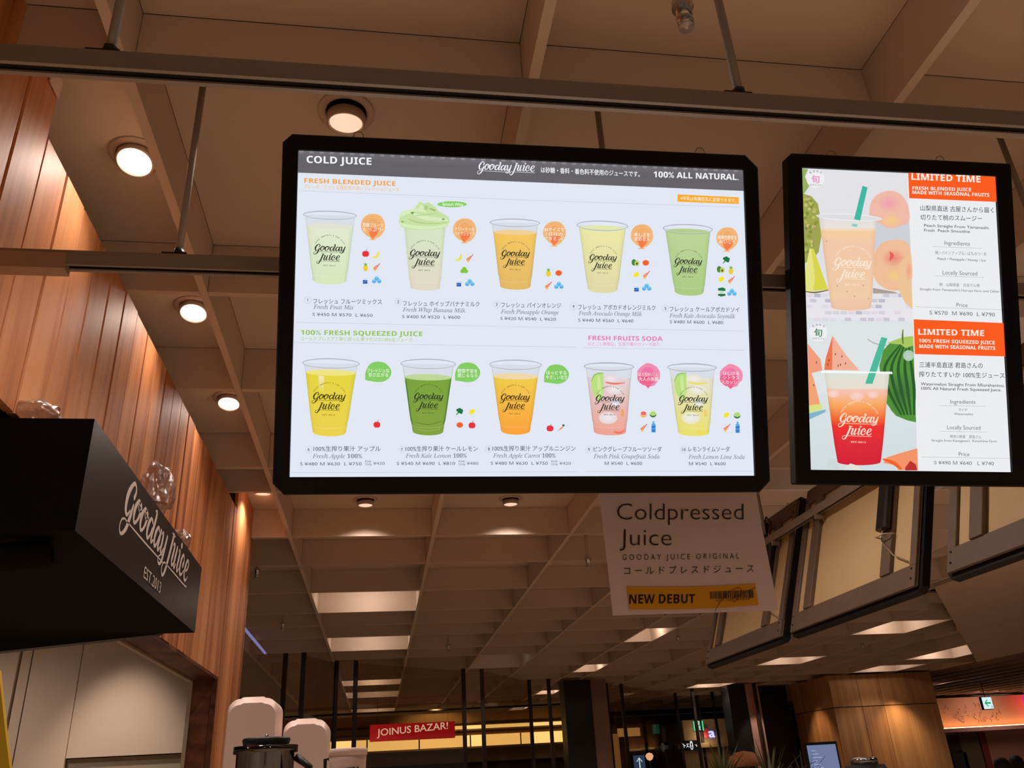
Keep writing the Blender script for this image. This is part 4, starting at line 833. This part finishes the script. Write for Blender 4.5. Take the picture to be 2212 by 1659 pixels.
for i, (x, y, pw, lb) in enumerate(((-.12, 8.17, 34, 'downlight in the nearer bright coffer below the large menu board'), (-.12, 10.75, 34, 'downlight in the second bright coffer below the large menu board'),
    (-.12, 15.0, 26, 'downlight in the far bright coffer over the dark posts'), (-.12, 17.0, 26, 'downlight in the bright coffer past the dark posts'), (-.12, 20.7, 26, 'downlight in the farthest bright coffer above the red banner'),
    (3.45, 10.75, 20, 'downlight in the brightest coffer below the paper poster'), (3.45, 14.1, 20, 'downlight in the second coffer down from the paper poster'), (3.45, 18.0, 20, 'downlight in the narrow coffer beside the black pillar'), (3.45, 21.9, 20, 'downlight in the coffer over the yellow shop band'),
    (6.97, 10.85, 34, 'downlight in the bright coffer under the boards seen from behind'), (6.97, 14.1, 34, 'downlight in the bright coffer left of the veneered pillar top'), (6.97, 18.0, 30, 'downlight in the bright coffer between the dark posts and the veneered pillar'),
    (9.9, 14.2, 34, 'downlight in the bright coffer right above the veneered pillar'), (9.9, 16.0, 30, 'downlight in the coffer touching the veneered pillar top'), (1.8, 12.9, 3, 'downlight in the flat coffer above the middle pair of posts'), (13.6, 20, 30, 'downlight among the ceiling slats'))):
    downlight(lb, x, y, power=0); lamp('POINT', (x, y+.1, 1.715), pw*.13, size=.03, name='coffer_light'); lamp('SPOT', (x, y, 1.68), 28, cone=120, name='coffer_beam', size=.05)

# ------------------------------------------------------------ sprinklers
def sprinkler(label, x, y, z, first=[None]):
    if first[0] is None:
        t = thing('sprinkler', label, 'sprinkler', (x, y, z+G), group='ceiling sprinklers')
        MB().lathe([(.012, .085), (.012, .4)], 12).build('pipe', mat('pipe_cream', (190, 168, 148), .6), t)
        MB().lathe([(.012, .088), (.024, .085), (.026, .066), (.019, .06), (.019, .034), (.0, .034)], 20).build('body', CHROME, t)
        MB().lathe([(.019, .03), (.019, .024), (.013, .022), (.013, .016), (.019, .014), (.019, .010), (.006, .008)], 16).build('neck', CHROME, t)
        MB().lathe([(.0, 0), (.006, 0), (.006, .002), (.018, .002), (.018, .007), (0, .007)], 24).build('deflector', mat('deflector', (210, 200, 195), .4, .6), t)
        first[0] = t; return t
    return dup(first[0], (x, y, z+G), None, label)
sprinkler('chrome sprinkler on a short pipe, large at the top edge of the view', .678, 1.305, 1.548)
for x, y, lb in ((1.64, 6.5, 'small sprinkler to the left of the paper poster'), (-.96, 6.68, 'small sprinkler beside the end of the cedar wall'), (-1.0, 9.05, 'small sprinkler above the leftmost dark posts'),
              (.85, 10.94, 'small sprinkler above the middle pair of dark posts'), (3.86, 10.87, 'small sprinkler right of the brightest coffer'), (7.23, 12.2, 'small sprinkler below the boards seen from behind')):
    sprinkler(lb, x, y, 1.5)
ll = MB().box((-1.437, 9.38, 1.58+G), (-1.412, 11.2, 1.598+G)).build('linear_light', mat('cool_tube', (150, 150, 215), .5, emit=.5)); tag(ll, 'thin bluish strip light under the ceiling past the cedar wall', 'ceiling light')

# ------------------------------------------------------------ dark posts and glass partition
POSTM = mat('dark_bronze', (38, 24, 16), .5)
PP = [(-1.19, 11.36), (-.96, 11.33), (-.59, 12.2), (-.33, 12.23), (1.28, 13.6), (1.58, 13.7), (2.63, 15.5), (2.98, 15.5), (4.32, 16.6), (4.70, 16.9), (6.66, 19.45), (6.76, 18.6), (7.48, 20.3), (7.56, 19.5), (7.90, 17.9)]
wh = ['outermost on the side of the cedar wall', 'second out from the cedar wall', 'third out from the cedar wall', 'fourth from the cedar wall, over the white canister', 'right of the red banner', 'second right of the red banner', 'left of the broad black pillar, outer one',
      'left of the broad black pillar, touching it', 'right of the broad black pillar', 'second right of the broad black pillar', 'over the mirrored white letters', 'in front of the green lit sign', 'right of the green lit sign', 'second right of the green lit sign', 'against the pale lit pillar']
pm = MB().bbox((-.03, -.03, 0), (.03, .03, H1), .004)
p0 = None
for (x, y), w_ in zip(PP, wh):
    if p0 is None: p0 = pm.build('partition_post', POSTM, None, (x, y, 0)); o = p0
    else: o = inst(p0, None, (x, y, 0))
    tag(o, 'slim dark post of the glass partition, '+w_, 'post', 'dark partition posts')
gl = [(1, 2), (3, 4), (5, 6), (8, 9), (9, 10)]
GW = ['behind the white rounded machines', 'across the red banner', 'over the yellow shop band', 'beside the broad black pillar', 'before the dark shop']
for (a, b), w_ in zip(gl, GW):
    A, B = Vector(PP[a]+(0,)), Vector(PP[b]+(0,)); d = B-A; L_ = d.length-.07
    o = MB().box((0.035, -.006, .02), (L_+.035, .006, H1-.03)).build('glass_pane', GLASS, None, (A.x, A.y, 0), (0, 0, math.atan2(d.y, d.x)))
    tag(o, 'clear glass pane '+w_, 'glass')

# ------------------------------------------------------------ far pillars
def pillar(name, label, x0, x1, y0, y1, m): return tag(MB().bbox((x0, y0, 0), (x1, y1, H1), .01).build(name, m), label, 'pillar')
pillar('black_pillar', 'broad black pillar between the yellow shop band and the dark shop', 3.33, 3.83, 15.85, 16.3, mat('pillar_black', (22, 22, 20), .5))
pillar('brown_pillar', 'plain brown pillar joined to the right side of the broad black pillar', 3.84, 4.14, 15.9, 16.3, mat('pillar_brown', (150, 116, 100), .6))
pillar('black_pillar', 'black pillar right of the green lit sign', 7.33, 7.72, 18.0, 18.4, mat('pillar_black', (22, 22, 20), .5))
pillar('pale_pillar', 'pale panelled pillar beside the dark doorway, left of the veneered pillar', 7.74, 8.03, 18.0, 18.5, mat('pillar_pale', (214, 168, 148), .6))
pillar('doorway_screen', 'dark doorway screen between the pale pillar and the veneered pillar', 8.04, 9.0, 18.7, 18.9, mat('pillar_black', (22, 22, 20), .5))
lamp('SPOT', (7.8, 17.2, 1.5), 26, cone=50, aim=(0.05, .6, -1), name='pillar_washer')
# veneered pillar
vp_ = thing('veneered_pillar', 'wide pillar clad in honey veneer boards lit from above', 'pillar', (9.05, 16.85, 0))
MB().box((.02, .02, 0), (2.28, 1.75, H1)).build('core', bk, vp_)
bd = MB().bbox((.0, 0, 0), (1, .02, 1), .003).build('veneer_panel', PILLARW, vp_, (0, 0, 0)); k = 0
for x0, x1 in ((0, .62), (.62, 1.10), (1.10, 1.70), (1.70, 2.30)):
    for z0, z1 in ((0, 2.58), (2.59, H1)):
        o = bd if k == 0 else inst(bd, vp_); k += 1
        o.location = (x0+.004, 0, z0); o.scale = (x1-x0-.008, 1, z1-z0-.006)
for y0, y1 in ((.02, .45), (.45, .9), (.9, 1.33), (1.33, 1.75)):
    for z0, z1 in ((0, 2.58), (2.59, H1)):
        o = inst(bd, vp_, (.0, y1-.004, z0), (0, 0, -PI/2)); o.scale = (y1-y0-.008, 1, z1-z0-.006)
lamp('SPOT', (10.35, 16.35, 1.42), 60, cone=75, blend=.9, aim=(0, .33, -1), col=(1, .62, .32), name='pillar_washer')
lamp('SPOT', (8.5, 17.5, 1.42), 40, cone=75, blend=.9, aim=(.33, 0, -1), col=(1, .62, .32), name='pillar_washer')

# ------------------------------------------------------------ yellow shop band and red banner
sh = thing('shop_front', 'far shop front with a long glowing yellow band', 'shop front', (-1.6, 20, 0))
GLOW = mat('glow_yellow', (250, 204, 120), .6, emit=1.0); FAS = mat('fascia_tan', (168, 130, 84), .7); FAD = mat('fascia_olive', (120, 112, 84), .7)
MB().box((-1.2, .1, 0), (5.9, .2, 1.95)).build('lower_front', mat('shop_dark', (40, 36, 30), .7), sh)
MB().box((-1.2, -.05, .95+G), (5.9, .1, 1.42+G)).build('upper_fascia', FAS, sh)
MB().box((-1.2, -.05, .40+G), (5.9, .1, .69+G)).build('lower_fascia', FAD, sh)
MB().box((-1.2, -.12, 1.16+G), (5.9, -.05, 1.19+G)).build('ledge', POSTM, sh); MB().box((-1.2, -.12, 1.02+G), (5.9, -.05, 1.035+G)).build('ledge', POSTM, sh); MB().box((-1.2, -.3, .67+G), (5.9, -.05, .70+G)).build('ledge', FAS, sh)
g0 = None
for i in range(6):
    if g0 is None: g0 = MB().box((0, 0, 0), (1.1, .02, .23)).build('light_panel', GLOW, sh, (-.9, -.02, .715+G))
    else: inst(g0, sh, (-.9+i*1.13, -.02, .715+G))
MB().tube([(-1.2, -.9, 1.415+G), (6.0, -.9, 1.44+G)], .022, 8).build('dark_pipe', POSTM, sh)
lamp('SPOT', (1.2, 19.0, 1.5), 30, cone=120, col=(1, .7, .35), aim=(0, .8, -1), name='fascia_washer')
MB().box((2.9, -.3, 1.06+G), (5.8, -.28, 1.13+G)).build('light_panel', GLOW, sh)
q = Print(lambda x, y: (x, y), .001)
for i, t_ in enumerate('ショップ案内'): q.text(t_, 1.7+i*.16, -.22, 1.82+i*.16, -.22, .0001, (200, 200, 196), .01, JP)
rb = thing('banner', 'red banner lettered JOINUS BAZAR! hanging behind the glass', 'banner', (.66, 18, .97+G))
MB().box((-.84, 0, -.155), (.84, .01, .155)).build('cloth', mat('banner_red', (196, 24, 30), .6, emit=.45), rb)
q = Print(lambda x, y: (x, -y), .001); q.text('JOINUS BAZAR!', -.70, .055, .70, -.02, .125, (240, 200, 180), .012); q.build('banner_text', BACKLIT, rb)
for x in (-.7, .7): MB().tube([(x, 0, .155), (x, 0, .62)], .003, 5).build('cord', POSTM, rb)

# ------------------------------------------------------------ dark shop with lit signs
ds = thing('dark_shop', 'dark shop interior behind the posts right of the black pillar', 'shop front', (4.2, 20.6, 0))
MB().box((0, 0, 0), (3.1, .1, 2.62)).build('back_board', mat('shop_black', (26, 22, 19), .8), ds)
MB().box((1.05, -.1, 0), (1.32, 0, 2.45)).build('lit_panel', mat('ochre', (190, 134, 66), .6, emit=.25), ds); MB().box((1.33, -.1, 2.38), (1.85, 0, 2.56)).build('lit_panel', mat('ochre2', (214, 158, 92), .6, emit=.4), ds)
for i in range(8): MB().box((1.85+i*.16, -.06, 1.9), (1.95+i*.16, 0, 2.2)).build('hanging_slat', mat('slat_grey', (62, 58, 50), .7), ds)
bs = tag(MB().box((7.0, 20.3, 0), (8.6, 20.4, 2.05)).box((6.9, 20.2, 2.05), (8.6, 20.4, 2.15)).box((7.05, 20.32, 2.15), (8.6, 20.42, 2.66)).build('beige_shop_wall', mat('beige', (190, 160, 120), .7)), 'beige shop wall behind the small blue and red sign', 'wall panel')
lamp('POINT', (7.5, 20.1, .68), 3, col=(1, .75, .45), size=.1, name='shelf_light')
gs = thing('green_sign', 'upright green and white lit sign in the dark shop', 'sign', (6.95, 19.0, .865+G))
for x, c_ in ((-.10, (60, 200, 130)), (.10, (50, 190, 120))): MB().box((x-.012, 0, -.1), (x+.012, .02, .1)).build('light_bar', mat('green_neon', c_, .5, emit=1), gs)
q = Print(lambda x, y: (x, -y), .0); q.text('東', -.04, -.01, .04, -.01, .09, (190, 250, 220), .02, JP); q.text('館', -.04, .09, .04, .09, .09, (190, 250, 220), .02, JP); q.build('sign_text', BACKLIT, gs); MB().box((-.12, .021, -.11), (.12, .03, .11)).build('back_plate', SLOT, gs); MB().tube([(0, .025, .11), (0, .025, .93)], .008, 6).build('rod', SLOT, gs)
ws = thing('letter_reflection', 'small white mirrored letters, a reflection built as glowing lettering in the dark shop', 'sign', (6.70, 19.0, .48+G))  # reflected lettering, built as glowing mirrored letters on a plate
q = Print(lambda x, y: (-x, -y), .0); q.text('r', -.15, .03, -.11, .03, .06, (235, 235, 235), .02); q.ell(-.03, 0, .035, .09, (235, 235, 235)); q.ell(-.03, -.02, .017, .03, (20, 18, 16)); q.ell(-.03, .04, .015, .03, (20, 18, 16)); q.text('スイ', .02, .045, .17, .045, .09, (235, 235, 235), .03, JP); q.build('sign_text', BACKLIT, ws); MB().box((-.2, .012, -.1), (.2, .02, .1)).build('back_plate', SLOT, ws)
rs = thing('letter_sign', 'small blue lit letter beside a red square on the beige shop wall', 'sign', (7.66, 20.2, .76+G))
MB().box((-.17, 0, -.11), (-.05, .02, .09)).build('red_square', mat('red_sq', (120, 16, 24), .5, emit=.6), rs)
q = Print(lambda x, y: (x, -y), .003); q.text('a', -.05, .10, .09, .10, .20, (150, 150, 255), .06, 'H'); q.text('a', -.045, .095, .085, .095, .185, (225, 225, 255), .02, 'H'); q.build('sign_text', BACKLIT, rs)
ar = thing('arrow_sign', 'small blue sign with a white upward arrow near the bottom edge', 'sign', (4.10, 14.0, .12+G))
MB().box((-.12, 0, -.14), (.06, .02, .13)).build('plate', mat('arrow_blue', (52, 74, 100), .5, emit=.5), ar)
q = Print(lambda x, y: (x, -y), .0005); q.poly([(-.03, -.1), (.02, -.04), (.008, -.035), (-.022, -.075), (-.022, .06), (-.038, .06), (-.038, -.075), (-.068, -.035), (-.08, -.04)], (200, 215, 225)); q.build('arrow', BACKLIT, ar)
MB().tube([(-.03, .01, -.14), (-.03, .01, -.12-G)], .015, 8).build('stand', POSTM, ar)

# ------------------------------------------------------------ pink shop on the right
ps = thing('pink_shop', 'pink lit shop wall with a glowing ledge and twig decoration', 'shop front', (15.2, 24, 0))
PK = mat('pink_wall', (226, 160, 132), .7)
MB().box((-.2, .1, .70+G), (8.6, .2, 1.56+G)).build('upper_wall', PK, ps)
MB().box((-.2, -.25, .585+G), (8.6, .1, .69+G)).build('ledge', mat('ledge_pink', (214, 160, 150), .4), ps)
MB().box((-.2, -.1, .695+G), (8.6, -.02, .71+G)).build('light_strip', mat('cove_glow', (255, 210, 130), .5, emit=7), ps)
MB().box((-.2, .3, 0), (8.6, .4, .58+G)).build('lower_wall', mat('shop_rose', (196, 140, 116), .7), ps)
for x0, x1, z0, z1, c_ in ((.3, 1.0, .1, .52, (90, 78, 56)), (1.05, 1.5, .1, .52, (52, 40, 32)), (.35, 1.1, -.4, .05, (110, 96, 66)), (1.15, 1.6, -.4, .05, (50, 44, 34)), (1.5, 2.1, -.5, .56, (110, 26, 34)), (2.15, 2.35, -.5, .56, (134, 40, 44))):
    MB().box((x0, .2, z0+G), (x1, .29, z1+G)).build('panel', mat('ps%d' % c_[0], c_, .6), ps)
m = MB(); r_ = random.Random(3)
for i in range(46):
    x = 1.1+r_.random()*1.9; z = .80+r_.random()*.5; a = r_.uniform(.2, 2.9); L_ = r_.uniform(.04, .13)
    m.tube([(x, .06, z+G), (x+L_*.5*math.cos(a)+.02, .05, z+L_*.5*math.sin(a)+G), (x+L_*math.cos(a), .07, z+L_*math.sin(a)+G)], .007, 4)
o = m.build('twig_decoration', mat('twig', (120, 84, 66), .7), ps); o['kind'] = 'stuff'
for x in (17.5, 20.5): lamp('AREA', (x, 23.2, 1.5), 10, col=(1, .74, .62), size=1.2, aim=(0, .7, -1), name='shop_fill')  # unseen area lights added to brighten the pink wall
MB().tube([(-.2, -.6, 1.5+G), (8.6, -.6, 1.5+G)], .02, 8).build('dark_pipe', POSTM, ps)
ex = thing('exit_sign', 'hanging exit sign with a green left arrow on white', 'sign', (14.80, 20, 1.11+G))
MB().bbox((-.15, 0, -.15), (.14, .07, .15), .01).build('case', SLOT, ex); MB().box((-.125, -.004, -.135), (.135, 0, .135)).build('face', mat('sign_white', (214, 238, 240), .5, emit=1), ex)
q = Print(lambda x, y: (x, -y), .005); q.poly([(-.08, 0), (0, -.085), (.02, -.07), (-.03, -.018), (.09, -.018), (.09, .018), (-.03, .018), (.02, .07), (0, .085)], (20, 160, 96)); q.poly([(.07, .06), (.12, .06), (.12, .12), (.07, .12)], (170, 210, 205)); q.build('arrow', BACKLIT, ex)
MB().tube([(0, .035, .15), (0, .035, .49)], .01, 6).build('rod', POSTM, ex)
rg = thing('round_sign', 'round pink edged glowing sign cut off by the picture edge', 'sign', (18.98, 23.7, 1.31+G), (PI/2, 0, 0))
MB().lathe([(.30, -.02), (.30, .02), (.24, .03), (.24, -.02)], 32).build('rim', mat('pink_neon', (236, 60, 120), .5, emit=.6), rg)
MB().lathe([(.0, .015), (.235, .015), (.235, -.01)], 32).build('face', mat('sign_white2', (250, 232, 250), .5, emit=1.1), rg)
q = Print(lambda x, y: (x, y), 0); q.text('C', -.12, -.13, .13, -.13, .26, (170, 120, 220), .04); o = q.build('sign_text', BACKLIT, rg); o.rotation_euler = (-PI/2, 0, 0); o.location = (0, 0, .02)

# ------------------------------------------------------------ shop counter equipment along the bottom edge
ct = thing('service_counter', 'pale counter under the white rounded machines', 'counter', (-.2, 2.25, 0))
MB().bbox((-.45, -.45, 0), (.42, .4, .85), .01).build('base', WHITEP, ct); MB().bbox((-.47, -.47, .85), (.44, .42, .89), .01).build('worktop', mat('worktop', (214, 200, 186), .3), ct)
ZT = .89
FT = .004
def rounded(name, label, x0, x1, y0, y1, top, r):
    t = thing(name, label, 'juicer', ((x0+x1)/2, (y0+y1)/2, ZT)); w_ = (x1-x0)/2; d_ = (y1-y0)/2; h = top+G-ZT
    pts = [(-w_, 0), (-w_-.004, h*.55), (-w_, h-r)]+[(-w_+r*(1-math.cos(a*PI/12)), h-r+r*math.sin(a*PI/12)) for a in range(1, 7)]+[(-w_*.4, h+.003), (w_*.4, h+.003)]+[(w_-r*(1-math.cos(a*PI/12)), h-r+r*math.sin(a*PI/12)) for a in range(6, 0, -1)]+[(w_, h-r), (w_+.004, h*.55), (w_, 0)]
    m = MB(); n = len(pts)
    for s_, yy in ((.94, -d_), (1, -d_+.008), (1, d_-.008), (.94, d_)):
        m.v += [(p[0]*s_, yy, p[1]*(1 if s_ == 1 else .985)) for p in pts]
    for k in range(3): m.f += [(k*n+i, k*n+i+1, (k+1)*n+i+1, (k+1)*n+i) for i in range(n-1)]
    m.f += [tuple(range(n)), tuple(range(4*n-1, 3*n-1, -1))]; m.mi = [0]*len(m.f); m.sm = [True]*(len(m.f)-2)+[False]*2
    m.build('housing', WHITEP, t); MB().bbox((-w_-FT, -d_-.01, 0), (w_+FT, d_+FT, .05), .01).build('foot', DARKM, t); return t
rounded('juicer', 'tall white rounded juicer housing at the end of the cedar wall', -.352, -.238, 2.16, 2.30, .206, .028)
rounded('juicer', 'shorter white rounded juicer housing standing behind the blender jar', -.226, -.121, 2.2, 2.33, .156, .026)
bj = thing('blender_jar', 'clear blender jar with a black lid in front of the white juicers', 'blender', (-.222, 1.86, ZT))
jz = .085+G-ZT
MB().lathe([(.045, 0), (.055, .02), (.055, .12), (.03, .14)], 24).build('base', DARKM, bj)
MB().lathe([(.038, .14), (.05, .3), (.056, jz-.012), (.062, jz-.012), (.062, jz+.001), (.059, jz+.001), (.057, jz-.009), (.052, jz-.02), (.046, .3), (.034, .145)], 28, cap=False).build('jar', JAR, bj)
MB().tube([(.058, 0, jz-.02), (.085, 0, jz-.04), (.088, 0, jz-.16), (.055, 0, jz-.2)], .008, 8).build('handle', DARKM, bj)
MB().lathe([(.036, jz-.02), (.044, jz+.002), (.047, jz+.012), (.044, jz+.016), (.028, jz+.014), (.024, jz+.01), (0, jz+.01)], 28).build('lid', DARKM, bj)
MB().lathe([(.003, jz+.01), (.003, jz+.022), (0, jz+.023)], 10).build('pin', CHROME, bj)
cn = thing('canister', 'white lidded canister with black lettering beside the shorter juicer', 'canister', (-.068, 2.08, ZT)); cz = .083+G-ZT
MB().lathe([(.036, 0), (.040, cz-.03), (.041, cz-.014)], 32).build('body', WHITEP, cn); MB().lathe([(.0425, cz-.015), (.0425, cz-.002), (.040, cz), (0, cz+.001)], 32).build('lid', WHITEP, cn)
q = Print(lambda x, y: (x, -y), 0); q.text('OT%', -.024, 0, .026, -.002, .02, (40, 30, 34), .04); o = q.build('lettering', INK, cn); o.location = (0, -.043, cz-.062)
for v in o.data.vertices: v.co.y = .043-math.sqrt(max(.043**2-v.co.x**2, 0))*1.0-.0005+.0
MB().tube([(-.042, 0, cz-.02), (-.05, 0, cz-.02), (-.05, 0, cz-.12)], .004, 8).build('handle', DARKM, cn)
yb = MB().prism([(-.80, .34+G), (-.602, .20+G), (-.572, .10+G), (-.553, .04+G), (-.545, 0), (-.9, 0)], 1.5, 1.51, 1).build('yellow_board', mat('yellow_card', (206, 168, 30), .6)); tag(yb, 'bright yellow display board at the left picture edge', 'board')
mn = thing('monitor', 'black framed monitor with a pale blue screen before the veneered pillar', 'monitor', (3.07, 6.0, 0))
MB().bbox((-.125, 0, 1.3), (.125, .03, 1.73), .006).build('case', SLOT, mn); MB().box((-.108, -.002, 1.32), (.108, 0, 1.712)).build('screen', mat('screen_blue', (112, 128, 168), .3, emit=.75), mn)
q = Print(lambda x, y: (x, y), 0)
for i in range(6): q.poly([(-.08, 1.68-i*.022), (-.08+.03+.02*(i % 3), 1.68-i*.022), (-.05+.02*(i % 3), 1.674-i*.022), (-.08, 1.674-i*.022)], (150, 164, 200))
q.build('screen_lines', BACKLIT, mn).location = (0, -.0025, 0); MB().tube([(0, .02, 1.3), (0, .02, .05)], .02, 10).lathe([(.14, 0), (.14, .02), (.02, .05)], 24, (0, .02, 0)).build('stand', DARKM, mn)
mc = thing('steel_canister', 'steel lidded canister on a black rim at the bottom edge', 'canister', (2.245, 4.0, 0))
MB().lathe([(.10, 0), (.10, 1.55), (.085, 1.58)], 28).build('body', DARKM, mc); MB().lathe([(.06, 1.58), (.062, 1.602), (.055, 1.612), (0, 1.614)], 28).build('lid', CHROME, mc)

# ------------------------------------------------------------ plants and dome lamp
LEAF = mat('leaf_green', (86, 92, 44), .5, noise=.3, scale=20)
def spiky(label, x, y, base, n, seed, s=1):
    t = thing('spiky_plant', label, 'plant', (x, y, 0)); r_ = random.Random(seed)
    MB().lathe([(.13, 0), (.17, base-.06), (.15, base-.06), (.14, base-.1)], 20).build('pot', mat('pot_brown', (84, 62, 48), .7), t)
    for i in range(n):
        a = r_.uniform(0, 2*PI); el = r_.uniform(.5, 1.45); L_ = r_.uniform(.16, .30)*s; dx, dy = math.cos(a)*math.cos(el), math.sin(a)*math.cos(el); dz = math.sin(el); V_ = []; nx, ny = -math.sin(a), math.cos(a)
        for k in range(5):
            u_ = k/4; wd = .011*s*(1-u_)**.7*(.6+u_); px, py, pz = dx*L_*u_*(1+u_*.3), dy*L_*u_*(1+u_*.3), base-.08+dz*L_*u_-.06*u_*u_*(1.4-el)
            V_ += [(px+nx*wd, py+ny*wd, pz), (px-nx*wd, py-ny*wd, pz), (px, py, pz-.003)]
        MB().add(V_, [f for k in range(4) for f in ((3*k, 3*k+3, 3*k+5, 3*k+2), (3*k+2, 3*k+5, 3*k+4, 3*k+1), (3*k+1, 3*k+4, 3*k+3, 3*k))]).build('leaf', LEAF, t)
spiky('spiky leaved potted plant left of the terracotta dome', 1.93, 5.0, 1.56, 34, 1, 1.0)
spiky('spiky leaved potted plant right of the terracotta dome', 2.01, 4.55, 1.55, 30, 2, .9)
spiky('spiky leaved potted plant nearest the pale blue monitor', 2.68, 5.55, 1.53, 26, 4, .85)
dm = thing('dome_lamp', 'terracotta coloured dome shade behind the spiky plants', 'lamp', (2.49, 6.0, 0))
MB().lathe([(.115, 1.60), (.112, 1.63), (.095, 1.665), (.06, 1.69), (0, 1.70)], 28).build('shade', mat('terracotta', (178, 112, 72), .7), dm); MB().lathe([(.09, 0), (.09, .02), (.012, .04), (.012, 1.68)], 16).build('stand', DARKM, dm)
gb = thing('globe_lamp', 'small glowing shell shaped lamp in front of the dark shop', 'lamp', (3.03, 10.0, 0))
MB().lathe([(0, 1.715), (.03, 1.73), (.046, 1.765), (.03, 1.79), (0, 1.80)], 20).build('globe', mat('globe_glow', (236, 176, 128), .5, emit=.8), gb); MB().tube([(-.0, 0, 1.715), (0, 0, .02)], .006, 6).lathe([(.08, 0), (.08, .015), (.01, .03)], 16).build('stand', DARKM, gb)

# ------------------------------------------------------------ people far below the boards
def person(label, x, y, top, face, coat, hair, cup_=False):
    t = thing('person', label, 'person', (x, y, 0), (0, 0, face)); h = top+G; k = h/1.7
    def skin(name, V_, E_, R_, m, sub=2):
        me = bpy.data.meshes.new(name); me.from_pydata([tuple(c*k for c in v) for v in V_], E_, []); me.materials.append(m)
        o = bpy.data.objects.new(name, me); COL.objects.link(o); o.parent = t
        sk = o.modifiers.new('skin', 'SKIN'); 
        for i, r in enumerate(R_): me.skin_vertices[0].data[i].radius = (r[0]*k, r[1]*k)
        me.skin_vertices[0].data[0].use_root = True; o.modifiers.new('sub', 'SUBSURF').render_levels = sub; return o
    me0 = None
    V_ = [(0, 0, .93), (0, 0, 1.12), (0, 0, 1.32), (0, -.01, 1.42), (0, -.005, 1.50), (0, -.015, 1.58), (0, -.01, 1.645),
          (.17, 0, 1.37), (.21, .0, 1.12), (.23, -.05, .90), (.235, -.08, .80), (-.17, 0, 1.37), (-.21, 0, 1.12), (-.23, -.05, .90), (-.235, -.08, .80),
          (.09, 0, .88), (.10, 0, .50), (.10, .02, .09), (.10, -.10, .03), (-.09, 0, .88), (-.10, 0, .50), (-.10, .02, .09), (-.10, -.10, .03)]
    E_ = [(0, 1), (1, 2), (2, 3), (3, 4), (4, 5), (5, 6), (2, 7), (7, 8), (8, 9), (9, 10), (2, 11), (11, 12), (12, 13), (13, 14), (0, 15), (15, 16), (16, 17), (17, 18), (0, 19), (19, 20), (20, 21), (21, 22)]
    R_ = [(.14, .1), (.125, .09), (.14, .1), (.05, .05), (.062, .07), (.078, .092), (.062, .078), (.055, .055), (.042, .042), (.034, .034), (.03, .02), (.055, .055), (.042, .042), (.034, .034), (.03, .02),
          (.085, .085), (.055, .055), (.038, .038), (.04, .03), (.085, .085), (.055, .055), (.038, .038), (.04, .03)]
    b = skin('body', V_, E_, R_, mat('skin_tone', (206, 150, 122), .6))
    skin('coat', [V_[i] for i in (0, 1, 2, 7, 8, 9, 11, 12, 13)]+[(0, 0, .70)], [(0, 1), (1, 2), (2, 3), (3, 4), (4, 5), (2, 6), (6, 7), (7, 8), (0, 9)],
         [(.165, .12), (.15, .11), (.16, .115), (.07, .07), (.055, .055), (.045, .045), (.07, .07), (.055, .055), (.045, .045), (.175, .13)], mat('coat%d' % coat[0], coat, .8))
    MB().lathe([(0, 1.708*k), (.045*k, 1.70*k), (.078*k, 1.67*k), (.092*k, 1.62*k), (.092*k, 1.57*k), (.08*k, 1.51*k), (.06*k, 1.50*k)], 20, (0, .016*k, 0), sx=.95, sy=1.06).build('hair', mat('hair_dark', (28, 20, 18), .7), t)
    f_ = MB().lathe([(0, 0), (.008*k, .004*k), (.0, .03*k)], 8, (0, -.098*k, 1.555*k)); f_.build('nose', mat('skin_tone', (206, 150, 122), .6), t)
    return t
person('person with short dark hair and a dark coat, facing away under the pink shop', 6.62, 9.0, -.055, PI, (40, 34, 38), 1)
person('person with dark hair at the right picture edge, in a brown coat', 7.26, 9.6, -.045, 2.6, (70, 48, 40), 1)
person('person with dark hair far off beside the veneered pillar, in a grey coat', 8.02, 14.0, -.06, 2.9, (60, 58, 60), 1)
